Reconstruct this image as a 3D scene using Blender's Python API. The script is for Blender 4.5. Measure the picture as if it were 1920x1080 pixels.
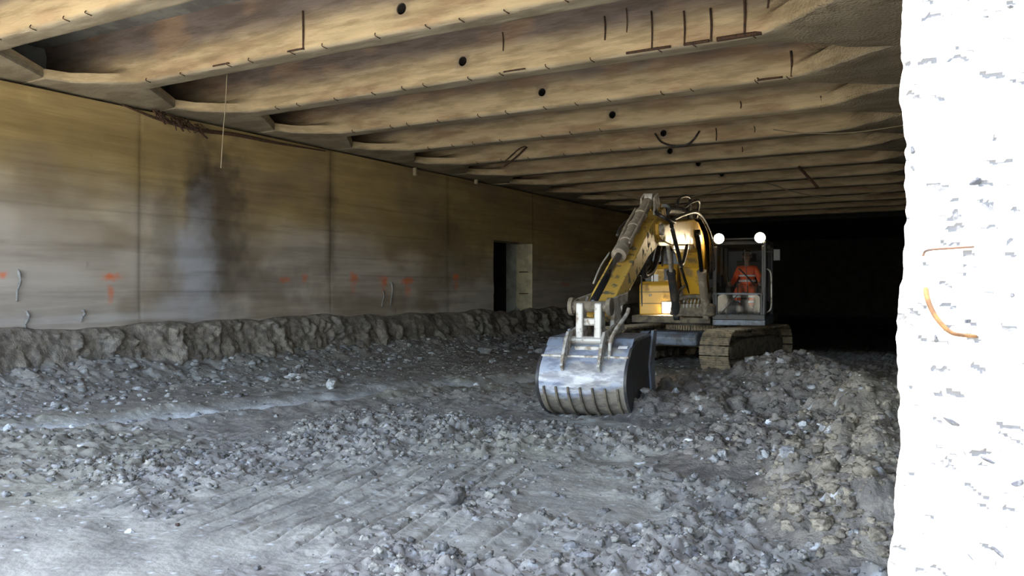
import bpy, bmesh, math, random
import numpy as np
from mathutils import Vector, Matrix
R = math.radians
for o in list(bpy.data.objects): bpy.data.objects.remove(o, do_unlink=True)
C = bpy.context.scene.collection
random.seed(7)

# ------------------------------------------------------------------ camera, sky, sun, exposure
F = 1553.0; HZ = 545.0; YAW = R(29.8); CAMH = 1.65
cam_d = bpy.data.cameras.new('camera'); cam = bpy.data.objects.new('camera', cam_d); C.objects.link(cam)
cam_d.sensor_width = 36; cam_d.lens = F/1920*36; cam_d.clip_start = .05; cam_d.clip_end = 400
cam.location = (0, 0, CAMH); cam.rotation_euler = (R(90)+math.atan((HZ-540)/F), 0, YAW)
bpy.context.scene.camera = cam
vs = bpy.context.scene.view_settings
vs.view_transform = 'Standard'; vs.look = 'None'; vs.gamma = 1; vs.use_curve_mapping = False
vs.exposure = 1.35
SUN_EL, SUN_AZ = 64, 40        # light travels towards +Y, turned to +X by SUN_AZ
w = bpy.data.worlds.new('sky'); bpy.context.scene.world = w; w.use_nodes = True
nt = w.node_tree; nt.nodes.clear()
sky = nt.nodes.new('ShaderNodeTexSky'); sky.sky_type = 'NISHITA'; sky.sun_disc = False
sky.sun_elevation = R(SUN_EL); sky.sun_rotation = R(180+SUN_AZ); sky.air_density = 1.2; sky.dust_density = 1.0
bg = nt.nodes.new('ShaderNodeBackground'); bg.inputs['Strength'].default_value = .55
wo = nt.nodes.new('ShaderNodeOutputWorld')
hs = nt.nodes.new('ShaderNodeHueSaturation'); hs.inputs['Saturation'].default_value = .86
nt.links.new(sky.outputs[0], hs.inputs['Color']); nt.links.new(hs.outputs[0], bg.inputs[0]); nt.links.new(bg.outputs[0], wo.inputs[0])
sd = bpy.data.lights.new('sun', 'SUN'); sd.energy = 9.0; sd.angle = R(.6); sd.color = (1, .95, .86)
so = bpy.data.objects.new('sun', sd); C.objects.link(so)
dv = Vector((math.sin(R(SUN_AZ))*math.cos(R(SUN_EL)), math.cos(R(SUN_AZ))*math.cos(R(SUN_EL)), -math.sin(R(SUN_EL))))
so.rotation_euler = dv.to_track_quat('-Z', 'Y').to_euler(); so.location = (-6, -8, 14)

FW = Vector((-math.sin(YAW), math.cos(YAW), 0)); RT = Vector((math.cos(YAW), math.sin(YAW), 0))
def ray(px, py): return FW + RT*((px-960)/F) + Vector((0, 0, (HZ-py)/F))
def at_h(px, py, h): d = ray(px, py); return Vector((0, 0, CAMH)) + d*((h-CAMH)/d.z)     # point at height h
def at_x(px, py, x): d = ray(px, py); return Vector((0, 0, CAMH)) + d*(x/d.x)
def at_y(px, py, y): d = ray(px, py); return Vector((0, 0, CAMH)) + d*(y/d.y)
WX = -13.2; SOF = 4.95; BY0 = 6.23; BSP = 2.42; XR = -.10

# ------------------------------------------------------------------ noise
def _h(ix, iy, s=0):
    n = (ix.astype(np.int64)*374761393 + iy.astype(np.int64)*668265263 + s*982451653) & 0x7fffffff
    n = ((n ^ (n >> 13))*1274126177) & 0x7fffffff
    n = (n ^ (n >> 16)) & 0xffffff
    return n/float(0xffffff)
def vnoise(x, y, s=0):
    x = np.asarray(x, float); y = np.asarray(y, float)
    ix = np.floor(x); iy = np.floor(y); fx = x-ix; fy = y-iy
    fx = fx*fx*(3-2*fx); fy = fy*fy*(3-2*fy)
    a = _h(ix, iy, s); b = _h(ix+1, iy, s); c = _h(ix, iy+1, s); d = _h(ix+1, iy+1, s)
    return (a*(1-fx)+b*fx)*(1-fy)+(c*(1-fx)+d*fx)*fy
def fbm(x, y, o=4, s=0, g=.5):
    t = 0; a = 1; tot = 0
    for i in range(o):
        t = t + a*vnoise(x*2**i+i*17.3, y*2**i-i*9.1, s+i); tot += a; a *= g
    return t/tot                      # 0..1
def worley(x, y, s=0):
    x = np.asarray(x, float); y = np.asarray(y, float)
    ix = np.floor(x); iy = np.floor(y); f1 = np.full(x.shape, 9.); idv = np.zeros(x.shape); f2 = np.full(x.shape, 9.)
    for i in (-1, 0, 1):
        for j in (-1, 0, 1):
            cx = ix+i; cy = iy+j
            d = np.hypot(cx+_h(cx, cy, s)-x, cy+_h(cx, cy, s+5)-y)
            v = _h(cx, cy, s+9); m = d < f1
            f2 = np.where(m, f1, np.minimum(f2, d)); idv = np.where(m, v, idv); f1 = np.where(m, d, f1)
    return f1, f2, idv
def sst(a, b, x): t = np.clip((x-a)/(b-a), 0, 1); return t*t*(3-2*t)

# ------------------------------------------------------------------ mesh helpers
def link(name, me, mat, parent=None):
    o = bpy.data.objects.new(name, me); C.objects.link(o)
    if mat: me.materials.append(mat)
    if parent: o.parent = parent
    return o
def npmesh(name, V, Q, mat, parent=None, col=None, smooth=True):
    V = np.asarray(V, np.float32); Q = np.asarray(Q, np.int32); k = Q.shape[1]
    me = bpy.data.meshes.new(name)
    me.vertices.add(len(V)); me.vertices.foreach_set('co', V.ravel())
    me.loops.add(Q.size); me.loops.foreach_set('vertex_index', Q.ravel())
    me.polygons.add(len(Q)); me.polygons.foreach_set('loop_start', np.arange(0, Q.size, k, dtype=np.int32))
    me.polygons.foreach_set('loop_total', np.full(len(Q), k, np.int32))
    me.update(calc_edges=True)
    me.polygons.foreach_set('use_smooth', np.full(len(Q), smooth))
    if col is not None:
        ca = me.color_attributes.new('Col', 'FLOAT_COLOR', 'POINT')
        c4 = np.ones((len(V), 4), np.float32); c4[:, :3] = col; ca.data.foreach_set('color', c4.ravel())
    return link(name, me, mat, parent)
def gridq(n, m, mask=None):
    i, j = np.meshgrid(np.arange(n-1), np.arange(m-1), indexing='ij')
    if mask is not None: i = i[mask]; j = j[mask]
    i = i.ravel(); j = j.ravel(); a = i*m+j
    return np.stack([a, a+m, a+m+1, a+1], 1)
def obj(name, bm, mat, parent=None, bevel=0, smooth=False):
    bmesh.ops.recalc_face_normals(bm, faces=bm.faces)
    me = bpy.data.meshes.new(name); bm.to_mesh(me); bm.free()
    if smooth: me.polygons.foreach_set('use_smooth', [True]*len(me.polygons))
    o = link(name, me, mat, parent)
    if bevel:
        b = o.modifiers.new('bevel', 'BEVEL'); b.width = bevel; b.segments = 2; b.limit_method = 'ANGLE'; b.angle_limit = R(40)
    return o
def box(bm, c, s, rot=None):
    r = bmesh.ops.create_cube(bm, size=1); vsx = r['verts']
    for v in vsx: v.co = Vector((v.co.x*s[0], v.co.y*s[1], v.co.z*s[2]))
    if rot is not None: bmesh.ops.rotate(bm, verts=vsx, cent=(0, 0, 0), matrix=rot)
    bmesh.ops.translate(bm, verts=vsx, vec=c); return vsx
def cyl(bm, a, b, r1, r2=None, seg=20):
    a = Vector(a); b = Vector(b); r2 = r1 if r2 is None else r2; d = b-a
    m = Matrix.Translation((a+b)/2) @ d.to_track_quat('Z', 'Y').to_matrix().to_4x4()
    return bmesh.ops.create_cone(bm, cap_ends=True, segments=seg, radius1=r1, radius2=r2, depth=d.length, matrix=m)['verts']
def tube(bm, pts, r, seg=8, sub=4):
    pts = [Vector(p) for p in pts]
    if sub > 1 and len(pts) > 2:                      # catmull-rom
        q = []; P = [pts[0]*2-pts[1]]+pts+[pts[-1]*2-pts[-2]]
        for i in range(1, len(P)-2):
            for k in range(sub):
                t = k/sub; a, b, c, d = P[i-1:i+3]
                q.append(.5*((2*b)+(c-a)*t+(2*a-5*b+4*c-d)*t*t+(3*b-a-3*c+d)*t**3))
        q.append(pts[-1]); pts = q
    rings = []; up = Vector((0.13, .21, .97))
    for i, p in enumerate(pts):
        d = (pts[min(i+1, len(pts)-1)]-pts[max(i-1, 0)]).normalized()
        x = d.cross(up); x = x.normalized() if x.length > 1e-3 else Vector((1, 0, 0)); y = d.cross(x)
        rr = r(i/(len(pts)-1)) if callable(r) else r
        rings.append([bm.verts.new(p+(x*math.cos(2*math.pi*k/seg)+y*math.sin(2*math.pi*k/seg))*rr) for k in range(seg)])
    for a, b in zip(rings, rings[1:]):
        for k in range(seg): bm.faces.new((a[k], a[(k+1) % seg], b[(k+1) % seg], b[k]))
    bm.faces.new(rings[0][::-1]); bm.faces.new(rings[-1])
def prism(bm, poly, x0, x1):                           # side profile (y, z) extruded along x
    a = [bm.verts.new((x0, y, z)) for y, z in poly]; b = [bm.verts.new((x1, y, z)) for y, z in poly]
    bm.faces.new(a); bm.faces.new(b[::-1]); n = len(poly)
    for i in range(n): bm.faces.new((a[i], b[i], b[(i+1) % n], a[(i+1) % n]))
def lathe(bm, prof, c, axis, seg=24):                  # prof: (r, d along axis)
    axis = Vector(axis).normalized(); x = axis.orthogonal().normalized(); y = axis.cross(x); c = Vector(c); rs = []
    for r, d in prof:
        rs.append([bm.verts.new(c+axis*d+(x*math.cos(2*math.pi*k/seg)+y*math.sin(2*math.pi*k/seg))*r) for k in range(seg)])
    for a, b in zip(rs, rs[1:]):
        for k in range(seg): bm.faces.new((a[k], a[(k+1) % seg], b[(k+1) % seg], b[k]))
    bm.faces.new(rs[0][::-1]); bm.faces.new(rs[-1])
def tag(o, label, cat, group=None, kind=None):
    o['label'] = label
    if cat: o['category'] = cat
    if group: o['group'] = group
    if kind: o['kind'] = kind
    return o
def struct(o): o['kind'] = 'structure'; return o
def thing(name, label, cat, loc, rz=0, group=None):
    o = bpy.data.objects.new(name, None); C.objects.link(o); o.location = loc; o.rotation_euler = (0, 0, rz)
    return tag(o, label, cat, group)
def B(): return bmesh.new()

# ------------------------------------------------------------------ materials
def mat(name, base=(.5, .5, .5), rough=.7, metal=0, col2=None, scale=6, contrast=(.42, .6), bump=0, bscale=30, vcol=False,
        rough2=None, stretch=(1, 1, 1), emit=None, spec=.5, micro=0, microscale=120, detail=6, alpha_rough=0):
    m = bpy.data.materials.new(name); m.use_nodes = True; t = m.node_tree; N = t.nodes; L = t.links
    p = N['Principled BSDF']; p.inputs['Roughness'].default_value = rough; p.inputs['Metallic'].default_value = metal
    p.inputs['Specular IOR Level'].default_value = spec
    tc = N.new('ShaderNodeTexCoord'); mp = N.new('ShaderNodeMapping'); mp.inputs['Scale'].default_value = stretch
    L.new(tc.outputs['Object'], mp.inputs[0])
    if vcol:
        at = N.new('ShaderNodeAttribute'); at.attribute_name = 'Col'; src = at.outputs['Color']
    else:
        rg = N.new('ShaderNodeRGB'); rg.outputs[0].default_value = (*base, 1); src = rg.outputs[0]
    if col2 is not None:
        nz = N.new('ShaderNodeTexNoise'); nz.inputs['Scale'].default_value = scale; nz.inputs['Detail'].default_value = detail
        nz.inputs['Roughness'].default_value = .62; L.new(mp.outputs[0], nz.inputs[0])
        cr = N.new('ShaderNodeMapRange'); cr.interpolation_type = 'SMOOTHSTEP'
        cr.inputs[1].default_value = contrast[0]; cr.inputs[2].default_value = contrast[1]; L.new(nz.outputs[0], cr.inputs[0])
        mx = N.new('ShaderNodeMix'); mx.data_type = 'RGBA'; L.new(cr.outputs[0], mx.inputs[0]); L.new(src, mx.inputs[6])
        if vcol:
            mx.blend_type = 'MULTIPLY'
        mx.inputs[7].default_value = (*col2, 1); src = mx.outputs[2]
        if rough2 is not None:
            mr = N.new('ShaderNodeMapRange'); mr.inputs[3].default_value = rough; mr.inputs[4].default_value = rough2
            L.new(cr.outputs[0], mr.inputs[0]); L.new(mr.outputs[0], p.inputs['Roughness'])
    L.new(src, p.inputs['Base Color'])
    if bump:
        b1 = N.new('ShaderNodeTexNoise'); b1.inputs['Scale'].default_value = bscale; b1.inputs['Detail'].default_value = 8
        L.new(mp.outputs[0], b1.inputs[0])
        bp = N.new('ShaderNodeBump'); bp.inputs['Strength'].default_value = 1; bp.inputs['Distance'].default_value = bump
        L.new(b1.outputs[0], bp.inputs['Height']); last = bp
        if micro:
            b2 = N.new('ShaderNodeTexVoronoi'); b2.inputs['Scale'].default_value = microscale; L.new(mp.outputs[0], b2.inputs[0])
            bq = N.new('ShaderNodeBump'); bq.inputs['Distance'].default_value = micro; bq.inputs['Strength'].default_value = 1
            L.new(b2.outputs[0], bq.inputs['Height']); L.new(bp.outputs[0], bq.inputs['Normal']); last = bq
        L.new(last.outputs[0], p.inputs['Normal'])
    if alpha_rough:
        vb = N.new('ShaderNodeTexNoise'); vb.inputs['Scale'].default_value = 26; vb.inputs['Detail'].default_value = 5; L.new(tc.outputs['Object'], vb.inputs[0])
        bq = N.new('ShaderNodeBump'); bq.inputs['Distance'].default_value = alpha_rough; L.new(vb.outputs[0], bq.inputs['Height']); L.new(at.outputs['Alpha'], bq.inputs['Strength'])
        L.new(last.outputs[0], bq.inputs['Normal']); L.new(bq.outputs[0], p.inputs['Normal'])
    if emit:
        p.inputs['Emission Color'].default_value = (*emit[0], 1); p.inputs['Emission Strength'].default_value = emit[1]
    return m
M = {}
M['mud'] = mat('mud', vcol=True, rough=.85, rough2=.62, col2=(.76, .76, .78), scale=2.5, bump=.012, bscale=20, micro=.0, spec=.4)
M['clod'] = mat('mud_clod', vcol=True, rough=.78, rough2=.55, col2=(.6, .6, .62), scale=9, bump=.016, bscale=38, spec=.3)
M['wall'] = mat('wall_concrete', vcol=True, rough=.85, col2=(.80, .78, .76), scale=1.1, stretch=(1, .16, 2.2), bump=.012, bscale=7, spec=.2)
M['beam'] = mat('beam_concrete', vcol=True, rough=.9, col2=(.74, .72, .70), scale=2.2, stretch=(.5, 1, 3), bump=.008, bscale=14, spec=.15, alpha_rough=.05)
M['slab'] = mat('slab_concrete', (.34, .36, .35), .9, col2=(.22, .22, .22), scale=1.5, bump=.01, bscale=8, spec=.15)
M['pier'] = mat('broken_concrete', vcol=True, rough=.9, col2=(.93, .92, .90), scale=30, bump=.006, bscale=60, spec=.2)
M['dark'] = mat('unlit_concrete', (.035, .034, .036), .9, col2=(.02, .02, .022), scale=2)  # near-black colour stands in for the darkness of unlit depth
M['jamb'] = mat('doorway_concrete', (.50, .46, .33), .9, col2=(.36, .33, .25), scale=3, bump=.01, bscale=10)
M['yellow'] = mat('yellow_paint', (.74, .43, .045), .38, col2=(.30, .20, .09), scale=2.6, contrast=(.50, .68), rough2=.8, bump=.002, bscale=20)
M['yellow_dirty'] = mat('muddy_yellow_paint', (.70, .45, .09), .45, col2=(.17, .145, .11), scale=6, contrast=(.52, .60), rough2=.85, bump=.003, bscale=25)
M['frame'] = mat('dark_machine_paint', (.035, .035, .04), .45, col2=(.10, .085, .065), scale=5, contrast=(.5, .7), rough2=.8)
M['mudmetal'] = mat('mud_coated_steel', (.20, .165, .12), .8, col2=(.10, .085, .07), scale=7, bump=.008, bscale=25)
M['track'] = mat('track_steel', (.34, .27, .18), .75, col2=(.17, .14, .105), scale=9, bump=.006, bscale=35)
M['bucket'] = mat('worn_bucket_steel', vcol=True, rough=.48, rough2=.75, metal=.12, col2=(.62, .62, .66), scale=5, bump=.004, bscale=30, stretch=(1, 1, 3))
M['steel'] = mat('worn_steel', (.50, .48, .45), .5, metal=.3, col2=(.28, .23, .18), scale=9, contrast=(.48, .6), rough2=.75)
M['cyl'] = mat('dirty_cylinder', (.24, .20, .16), .6, col2=(.40, .34, .27), scale=8, contrast=(.5, .65), bump=.006, bscale=30)
M['rod'] = mat('oiled_rod', (.03, .03, .035), .2, metal=.7)
M['hose'] = mat('black_rubber', (.018, .018, .02), .45, col2=(.06, .05, .045), scale=12)
M['greybox'] = mat('grey_blue_steel', (.20, .24, .32), .5, col2=(.12, .12, .14), scale=5)
M['white'] = mat('white_label', (.85, .85, .88), .5)
M['rust'] = mat('rusty_steel', (.10, .05, .028), .85, col2=(.045, .03, .025), scale=20, bump=.003, bscale=60)
M['orangerust'] = mat('orange_rust', (.16, .085, .035), .8, col2=(.09, .05, .028), scale=40, spec=.1)
M['wire'] = mat('pale_wire', (.34, .29, .2), .8)
M['chip'] = mat('dark_aggregate', (.045, .048, .058), .8, col2=(.085, .088, .095), scale=150, spec=.2)
M['stone'] = mat('pale_stone', (.60, .61, .62), .7, col2=(.40, .40, .41), scale=14, bump=.005, bscale=50)
M['white_stone'] = mat('white_fragment', (.86, .87, .88), .6, col2=(.62, .62, .63), scale=20, bump=.004, bscale=50)
M['greystone'] = mat('grey_stone', (.30, .30, .31), .75, col2=(.20, .20, .205), scale=10, bump=.006, bscale=40)
M['lens'] = mat('lit_lamp_lens', (1, .9, .7), .3, emit=((1, .80, .50), 30))
M['lens_low'] = mat('lit_strip_lens', (1, .9, .7), .3, emit=((1, .78, .48), 1.0))
M['lens_dim'] = mat('lit_boom_lens', (1, .9, .7), .3, emit=((1, .75, .42), 3))
M['orange'] = mat('orange_workwear', (1.0, .12, .02), .7, col2=(.85, .09, .02), scale=12, bump=.006, bscale=12)
M['reflect'] = mat('reflective_tape', (.95, .95, .90), .35)
M['skin'] = mat('skin', (.32, .17, .11), .55)
M['hair'] = mat('hair', (.02, .015, .012), .7)
M['interior'] = mat('cab_interior', (.36, .36, .38), .7, col2=(.25, .22, .2), scale=6)
M['seat'] = mat('seat_cloth', (.04, .04, .045), .8)
def glass_mat():
    m = bpy.data.materials.new('cab_glass'); m.use_nodes = True; t = m.node_tree; N = t.nodes; N.clear()
    tr = N.new('ShaderNodeBsdfTransparent'); tr.inputs[0].default_value = (.82, .85, .88, 1)
    gl = N.new('ShaderNodeBsdfGlossy'); gl.inputs['Roughness'].default_value = .06
    fr = N.new('ShaderNodeFresnel'); fr.inputs[0].default_value = 1.45
    mx = N.new('ShaderNodeMixShader'); ou = N.new('ShaderNodeOutputMaterial')
    t.links.new(fr.outputs[0], mx.inputs[0]); t.links.new(tr.outputs[0], mx.inputs[1]); t.links.new(gl.outputs[0], mx.inputs[2])
    t.links.new(mx.outputs[0], ou.inputs[0]); return m
M['glass'] = glass_mat()

# ------------------------------------------------------------------ floor
def seg_d(x, y, a, b):
    ax, ay = a; bx, by = b; dx = bx-ax; dy = by-ay; L2 = dx*dx+dy*dy
    t = np.clip(((x-ax)*dx+(y-ay)*dy)/L2, 0, 1); return np.hypot(x-ax-t*dx, y-ay-t*dy)
def g2(px, py, h=0): p = at_h(px, py, h); return (p.x, p.y)
RUT = [(g2(-40, 812), g2(330, 782)), (g2(330, 782), g2(700, 742)), (g2(700, 742), g2(1000, 715))]
def smooth_zones(x, y):
    s = np.zeros_like(x)
    for a, b in RUT: s = np.maximum(s, 1-sst(.22, .55, seg_d(x, y, a, b)))
    def blob(px, py, rx, ry, rot=0):
        cx, cy = g2(px, py); dx = x-cx; dy = y-cy; c, n = math.cos(rot), math.sin(rot)
        return 1-sst(.6, 1.15, np.hypot((dx*c+dy*n)/rx, (-dx*n+dy*c)/ry)+(fbm(x*2, y*2, 3, 5)-.5)*.7)
    for b in ((560, 940, 1.5, 1.5), (200, 1040, 1.0, .7), (420, 1010, .7, .5), (880, 1000, 1.0, .5), (950, 880, 1.5, 1.0),
              (1120, 950, .8, .5), (1300, 880, 1.4, .55), (60, 960, 1.6, .8), (1150, 800, .9, .5)):
        s = np.maximum(s, blob(*b))
    return s
def clodmask(x, y):
    s = smooth_zones(x, y)
    m = .35+.9*(fbm(x*.55+3, y*.55, 3, 11)-.42)*2
    def blob(px, py, r, a):
        cx, cy = g2(px, py); return a*np.exp(-((x-cx)**2+(y-cy)**2)/(r*r))
    for b in ((700, 800, 1.3, .9), (1500, 1000, 1.6, .8), (1200, 1050, 1.0, .8), (800, 1050, .6, .6), (1400, 850, 1.4, .5),
              (350, 900, 1.0, .4), (1000, 830, 1.4, .6), (150, 880, 1.3, .35)): m = m+blob(*b)
    m = np.where(x > -2.6, np.maximum(m, .9), m)
    return np.clip(m, .12, 1.25)*(1-.84*s)
def floor_h(x, y):
    z = (fbm(x*.35, y*.35, 3, 1)-.5)*.16 + (fbm(x*1.6, y*1.6, 3, 2)-.5)*.07
    cm = clodmask(x, y)
    wx = x+.12*fbm(x*5, y*5, 2, 31); wy = y+.12*fbm(x*5+9, y*5, 2, 33)
    f1, f2, i1 = worley(wx*5.5, wy*5.5, 3); z = z + cm*.085*i1*np.clip(1-f1*1.25, 0, 1)**.7
    f1, f2, i2 = worley(wx*12, wy*12, 4); z = z + cm*.050*i2*np.clip(1-f1*1.2, 0, 1)**.6
    f1, f2, i3 = worley(x*26, y*26, 14); z = z + (cm*.024+.003)*i3*np.clip(1-f1*1.1, 0, 1)**.6
    f1, f2, i3 = worley(x*40+.5*fbm(x*30, y*30, 2, 17), y*40, 15); z = z + np.where(y < 9, (cm*.016+.002)*i3*np.clip(1-f1*1.1, 0, 1)**.6, 0)
    z = z + (fbm(x*14, y*14, 3, 8)-.5)*.026*(cm+.15)
    # prints of track cleats, running about along Y
    def cleats(x0, x1, y0, y1, per, skew, dep, ph=0):
        u = x + skew*(y-y0); m = sst(x0-.1, x0+.1, u)*(1-sst(x1-.1, x1+.1, u))*sst(y0-.15, y0+.15, y)*(1-sst(y1-.3, y1+.3, y))
        t = ((u+ph+.05*fbm(x*2, y*2, 2, 6))/per) % 1.0
        m = m*(.45+.55*sst(.35, .55, fbm(x*3+4, y*3, 2, 61)))
        return m*dep*(-1.1*np.exp(-((t-.5)/.07)**2) + .45*np.exp(-((t-.66)/.07)**2)*(.3+1.4*fbm(x*9, y*5, 3, 66)))
    z = z + cleats(-6.2, -3.1, 4.0, 6.9, .235, .19, .045) + cleats(-3.1, -1.4, 4.5, 5.6, .27, .12, .04)
    z = z + cleats(-8.2, -6.0, 5.6, 7.2, .22, .3, .03)
    # ruts: long streaks parallel to the passing machines
    for k, (a, b) in enumerate(RUT):
        d = seg_d(x, y, a, b); z = z - .05*np.exp(-(d/.35)**2) + .04*np.exp(-((d-.62)/.16)**2)
    u = (x+10.4)*.62-(y-5.6)*.30
    far = sst(6.5, 9, y)*(1-sst(-5.0, -3.5, x))
    z = z + far*(fbm((x*.88+y*.42)*.5, (x*.9-y*.45)*3.0+3, 3, 21)-.5)*.07
    # rubble rising to the wall foot
    dl = x-WX; edge = 1.55+.5*(fbm(y*.6, y*0+2, 2, 41)-.5)+.9*(1-sst(5, 9.5, y))
    z = z + .42*(1-sst(0, 1, dl/edge))**1.3*(.75+.5*fbm(x*3, y*3, 3, 43))
    # far floor set slightly lower, and a slight dip under the machine
    z = z - .05*sst(22, 26, y)
    return z
def floor_col(x, y, z):
    s = smooth_zones(x, y); n1 = fbm(x*.8, y*.8, 3, 51); n2 = fbm(x*5, y*5, 4, 52); n3 = fbm(x*.4+7, y*.4, 2, 53)
    base = np.stack([.235+0*x, .22+0*x, .20+0*x], -1)
    base = base*(.62+.6*n2+.35*n1)[..., None]
    pale = np.stack([.375+0*x, .365+0*x, .315+0*x], -1)
    a = np.clip(s*.55, 0, 1)[..., None]; base = base*(1-a)+pale*a*(.7+.6*n2[..., None])
    olive = np.stack([.235+0*x, .22+0*x, .165+0*x], -1)
    a = (sst(.5, .62, n3)*.6)[..., None]; base = base*(1-a)+olive*a*(.7+.5*n2[..., None])
    dl = x-WX; a = ((1-sst(1.2, 2.6, dl))*.5)[..., None]; base = base*(1-a)+np.array([.34, .325, .31])*a
    for k, (p, q) in enumerate(RUT):                                   # dusty wheel rut
        d = seg_d(x, y, p, q); a = (.95*np.exp(-(d/.30)**2)*(.55+n2))[..., None]; a = np.clip(a, 0, .9)
        base = base*(1-a)+np.array([.62, .64, .66])*a
    # crushed stone left of and below the bucket
    for (px, py, r) in ((880, 720, .8), (1130, 792, .7), (620, 735, .9), (1240, 770, .6), (330, 715, 1.2), (1330, 665, .9)):
        cx, cy = g2(px, py); d = np.hypot(x-cx, y-cy); m = np.exp(-(d/r)**2)*sst(.45, .6, n2)*.8
        base = base*(1-m[..., None])+np.array([.52, .54, .54])*m[..., None]
    f1, f2, i = worley(x*16, y*16, 77)                                 # flecks of pale stone
    m = ((f1 < .26) & (i > .90)).astype(float)*.7
    base = base*(1-m[..., None])+np.array([.62, .64, .66])*m[..., None]
    dk = sst(20.5, 24.5, y-.25*(x+2)+2*(fbm(x*.5, y*.5, 2, 71)-.5))*(sst(-11.5, -9.5, x)); base = base*(1-.93*dk[..., None])  # far floor colour taken down almost to black
    cx, cy = g2(1610, 674); m = (np.exp(-(((x-cx)/2.2)**2+((y-cy+.25*(x-cx))/1.0)**2)**2)*.8*sst(.35, .5, n2))[..., None]; base = base*(1-m)+np.array([.42, .45, .50])*m  # pale blue reflection on wet ground, painted into the colour
    return base
xs = np.concatenate([np.arange(-13.4, -7, .034), np.arange(-7, -.1, .021), np.arange(-.1, .6, .06)])
ys = [1.9]
while ys[-1] < 46: ys.append(ys[-1]+(.017+.0036*max(0, ys[-1]-3.5)))
ys = np.array(ys); X, Y = np.meshgrid(xs, ys, indexing='ij'); Z = floor_h(X, Y)
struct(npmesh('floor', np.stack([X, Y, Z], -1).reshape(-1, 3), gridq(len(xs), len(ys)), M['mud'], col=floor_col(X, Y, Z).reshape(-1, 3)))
def gh(x, y): return float(floor_h(np.array([x]), np.array([y]))[0])
# sunlit yard outside the portal
xo = np.linspace(-34, 34, 90); yo = np.linspace(-42, 2.0, 70); Xo, Yo = np.meshgrid(xo, yo, indexing='ij')
Zo = (fbm(Xo*.5, Yo*.5, 4, 91)-.5)*.18-.03; Zo = np.where(Yo > 1.5, Zo-.06, Zo)
co = np.stack([.50+0*Xo, .43+0*Xo, .32+0*Xo], -1)*(.8+.4*fbm(Xo, Yo, 3, 92))[..., None]
tag(npmesh('yard_ground', np.stack([Xo, Yo, Zo], -1).reshape(-1, 3), gridq(90, 70), M['mud'], col=co.reshape(-1, 3)), 'pale dry ground in full sun outside the portal', 'ground', kind='structure')
bm = B(); box(bm, (-6, 51, -.15), (16, 12, .3)); struct(obj('floor', bm, M['dark']))

# ------------------------------------------------------------------ left wall with doorway
DY0, DY1, DH0, DH1 = 21.9, 24.45, .92, 3.22
ywl = np.unique(np.concatenate([np.arange(1.0, 3, .2), np.arange(3, 15, .03), np.arange(15, 30, .045), np.arange(30, 46, .2), [DY0, DY1]]))
zwl = np.unique(np.concatenate([np.arange(0, 4.9, .032), [DH0, DH1, 4.9]]))
Yw, Zw = np.meshgrid(ywl, zwl, indexing='ij')
bd = np.floor(Zw/.155); 
Xw = WX + (_h(bd, np.floor(Yw/2.6+_h(bd, bd*0, 3)*3), 5)-.5)*.010 + (fbm(Yw*.7, Zw*1.2, 3, 101)-.5)*.05
Xw = Xw + np.exp(-((Zw-1.12)/.05)**2)*.03*(Yw < 17)
for yj in (9.6, 14.6): Xw = Xw - .010*np.exp(-((Yw-yj)/.03)**2)
n1 = fbm(Yw*.5, Zw*.8, 4, 102); n2 = fbm(Yw*.7, Zw*9, 4, 103); n3 = fbm(Yw*3, Zw*3, 4, 104)
g = np.array([.48, .435, .395]); ol = np.array([.40, .31, .15]); br = np.array([.27, .21, .15])
a = sst(2.5, 4.0, Zw+1.8*(n1-.5)+.05*(Yw-8))[..., None]
cw = g*(1-a)+ol*a  # olive upper wall: algae tint plus warm bounce light painted in
a = (sst(.52, .70, n1)*.6)[..., None]; cw = cw*(1-a)+br*a
cw = cw*(.72+.42*n2+.2*n3)[..., None]
def wb(px, py): p = at_x(px, py, WX); return p.y, p.z
def wblob(px, py, ry, rz, colr, amt, soft=.5, nz=.6, seed=0):
    global cw
    y0, z0 = wb(px, py); d = np.hypot((Yw-y0)/ry, (Zw-z0)/rz)+(fbm(Yw*4, Zw*4, 3, 110+seed)-.5)*nz
    m = (amt*(1-sst(1-soft, 1+soft*.4, d)))[..., None]; cw = cw*(1-m)+np.array(colr)*m
# damp run below the tangle of roots, with its pale bloom
wblob(405, 420, .85, 1.9, (.11, .09, .075), .8, .7, .9, 1)
wblob(370, 330, .34, .9, (.06, .05, .045), .92, .6, .6, 2)
wblob(330, 300, .8, .6, (.40, .32, .17), .5, .6, .6, 3)
wblob(310, 430, .35, 1.2, (.15, .13, .11), .45, .7, .9, 12)
wblob(365, 500, .60, 1.1, (.46, .48, .55), .9, .8, 1.0, 4)
wblob(375, 400, .35, .7, (.34, .34, .38), .55, .7, .9, 5)
wblob(355, 580, .9, .35, (.46, .46, .50), .6, .8, .9, 6)
wblob(440, 500, .6, .8, (.16, .14, .12), .5, .8, 1.1, 7)
wblob(60, 480, 1.6, 1.6, (.47, .44, .42), .45, .8, .6, 8)
wblob(520, 540, 1.2, .5, (.20, .17, .15), .5, .9, 1.1, 9)
wblob(620, 420, .22, 1.6, (.13, .10, .07), .5, .8, .9, 10)
wblob(840, 470, 1.1, 1.6, (.16, .12, .08), .45, .9, .9, 11)
# pale skirting strip above the mud
m = (np.exp(-((Zw-1.17)/.10)**2)*.55*(1-sst(10, 13, Yw)))[..., None]; cw = cw*(1-m)+np.array([.50, .49, .50])*m
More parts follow.
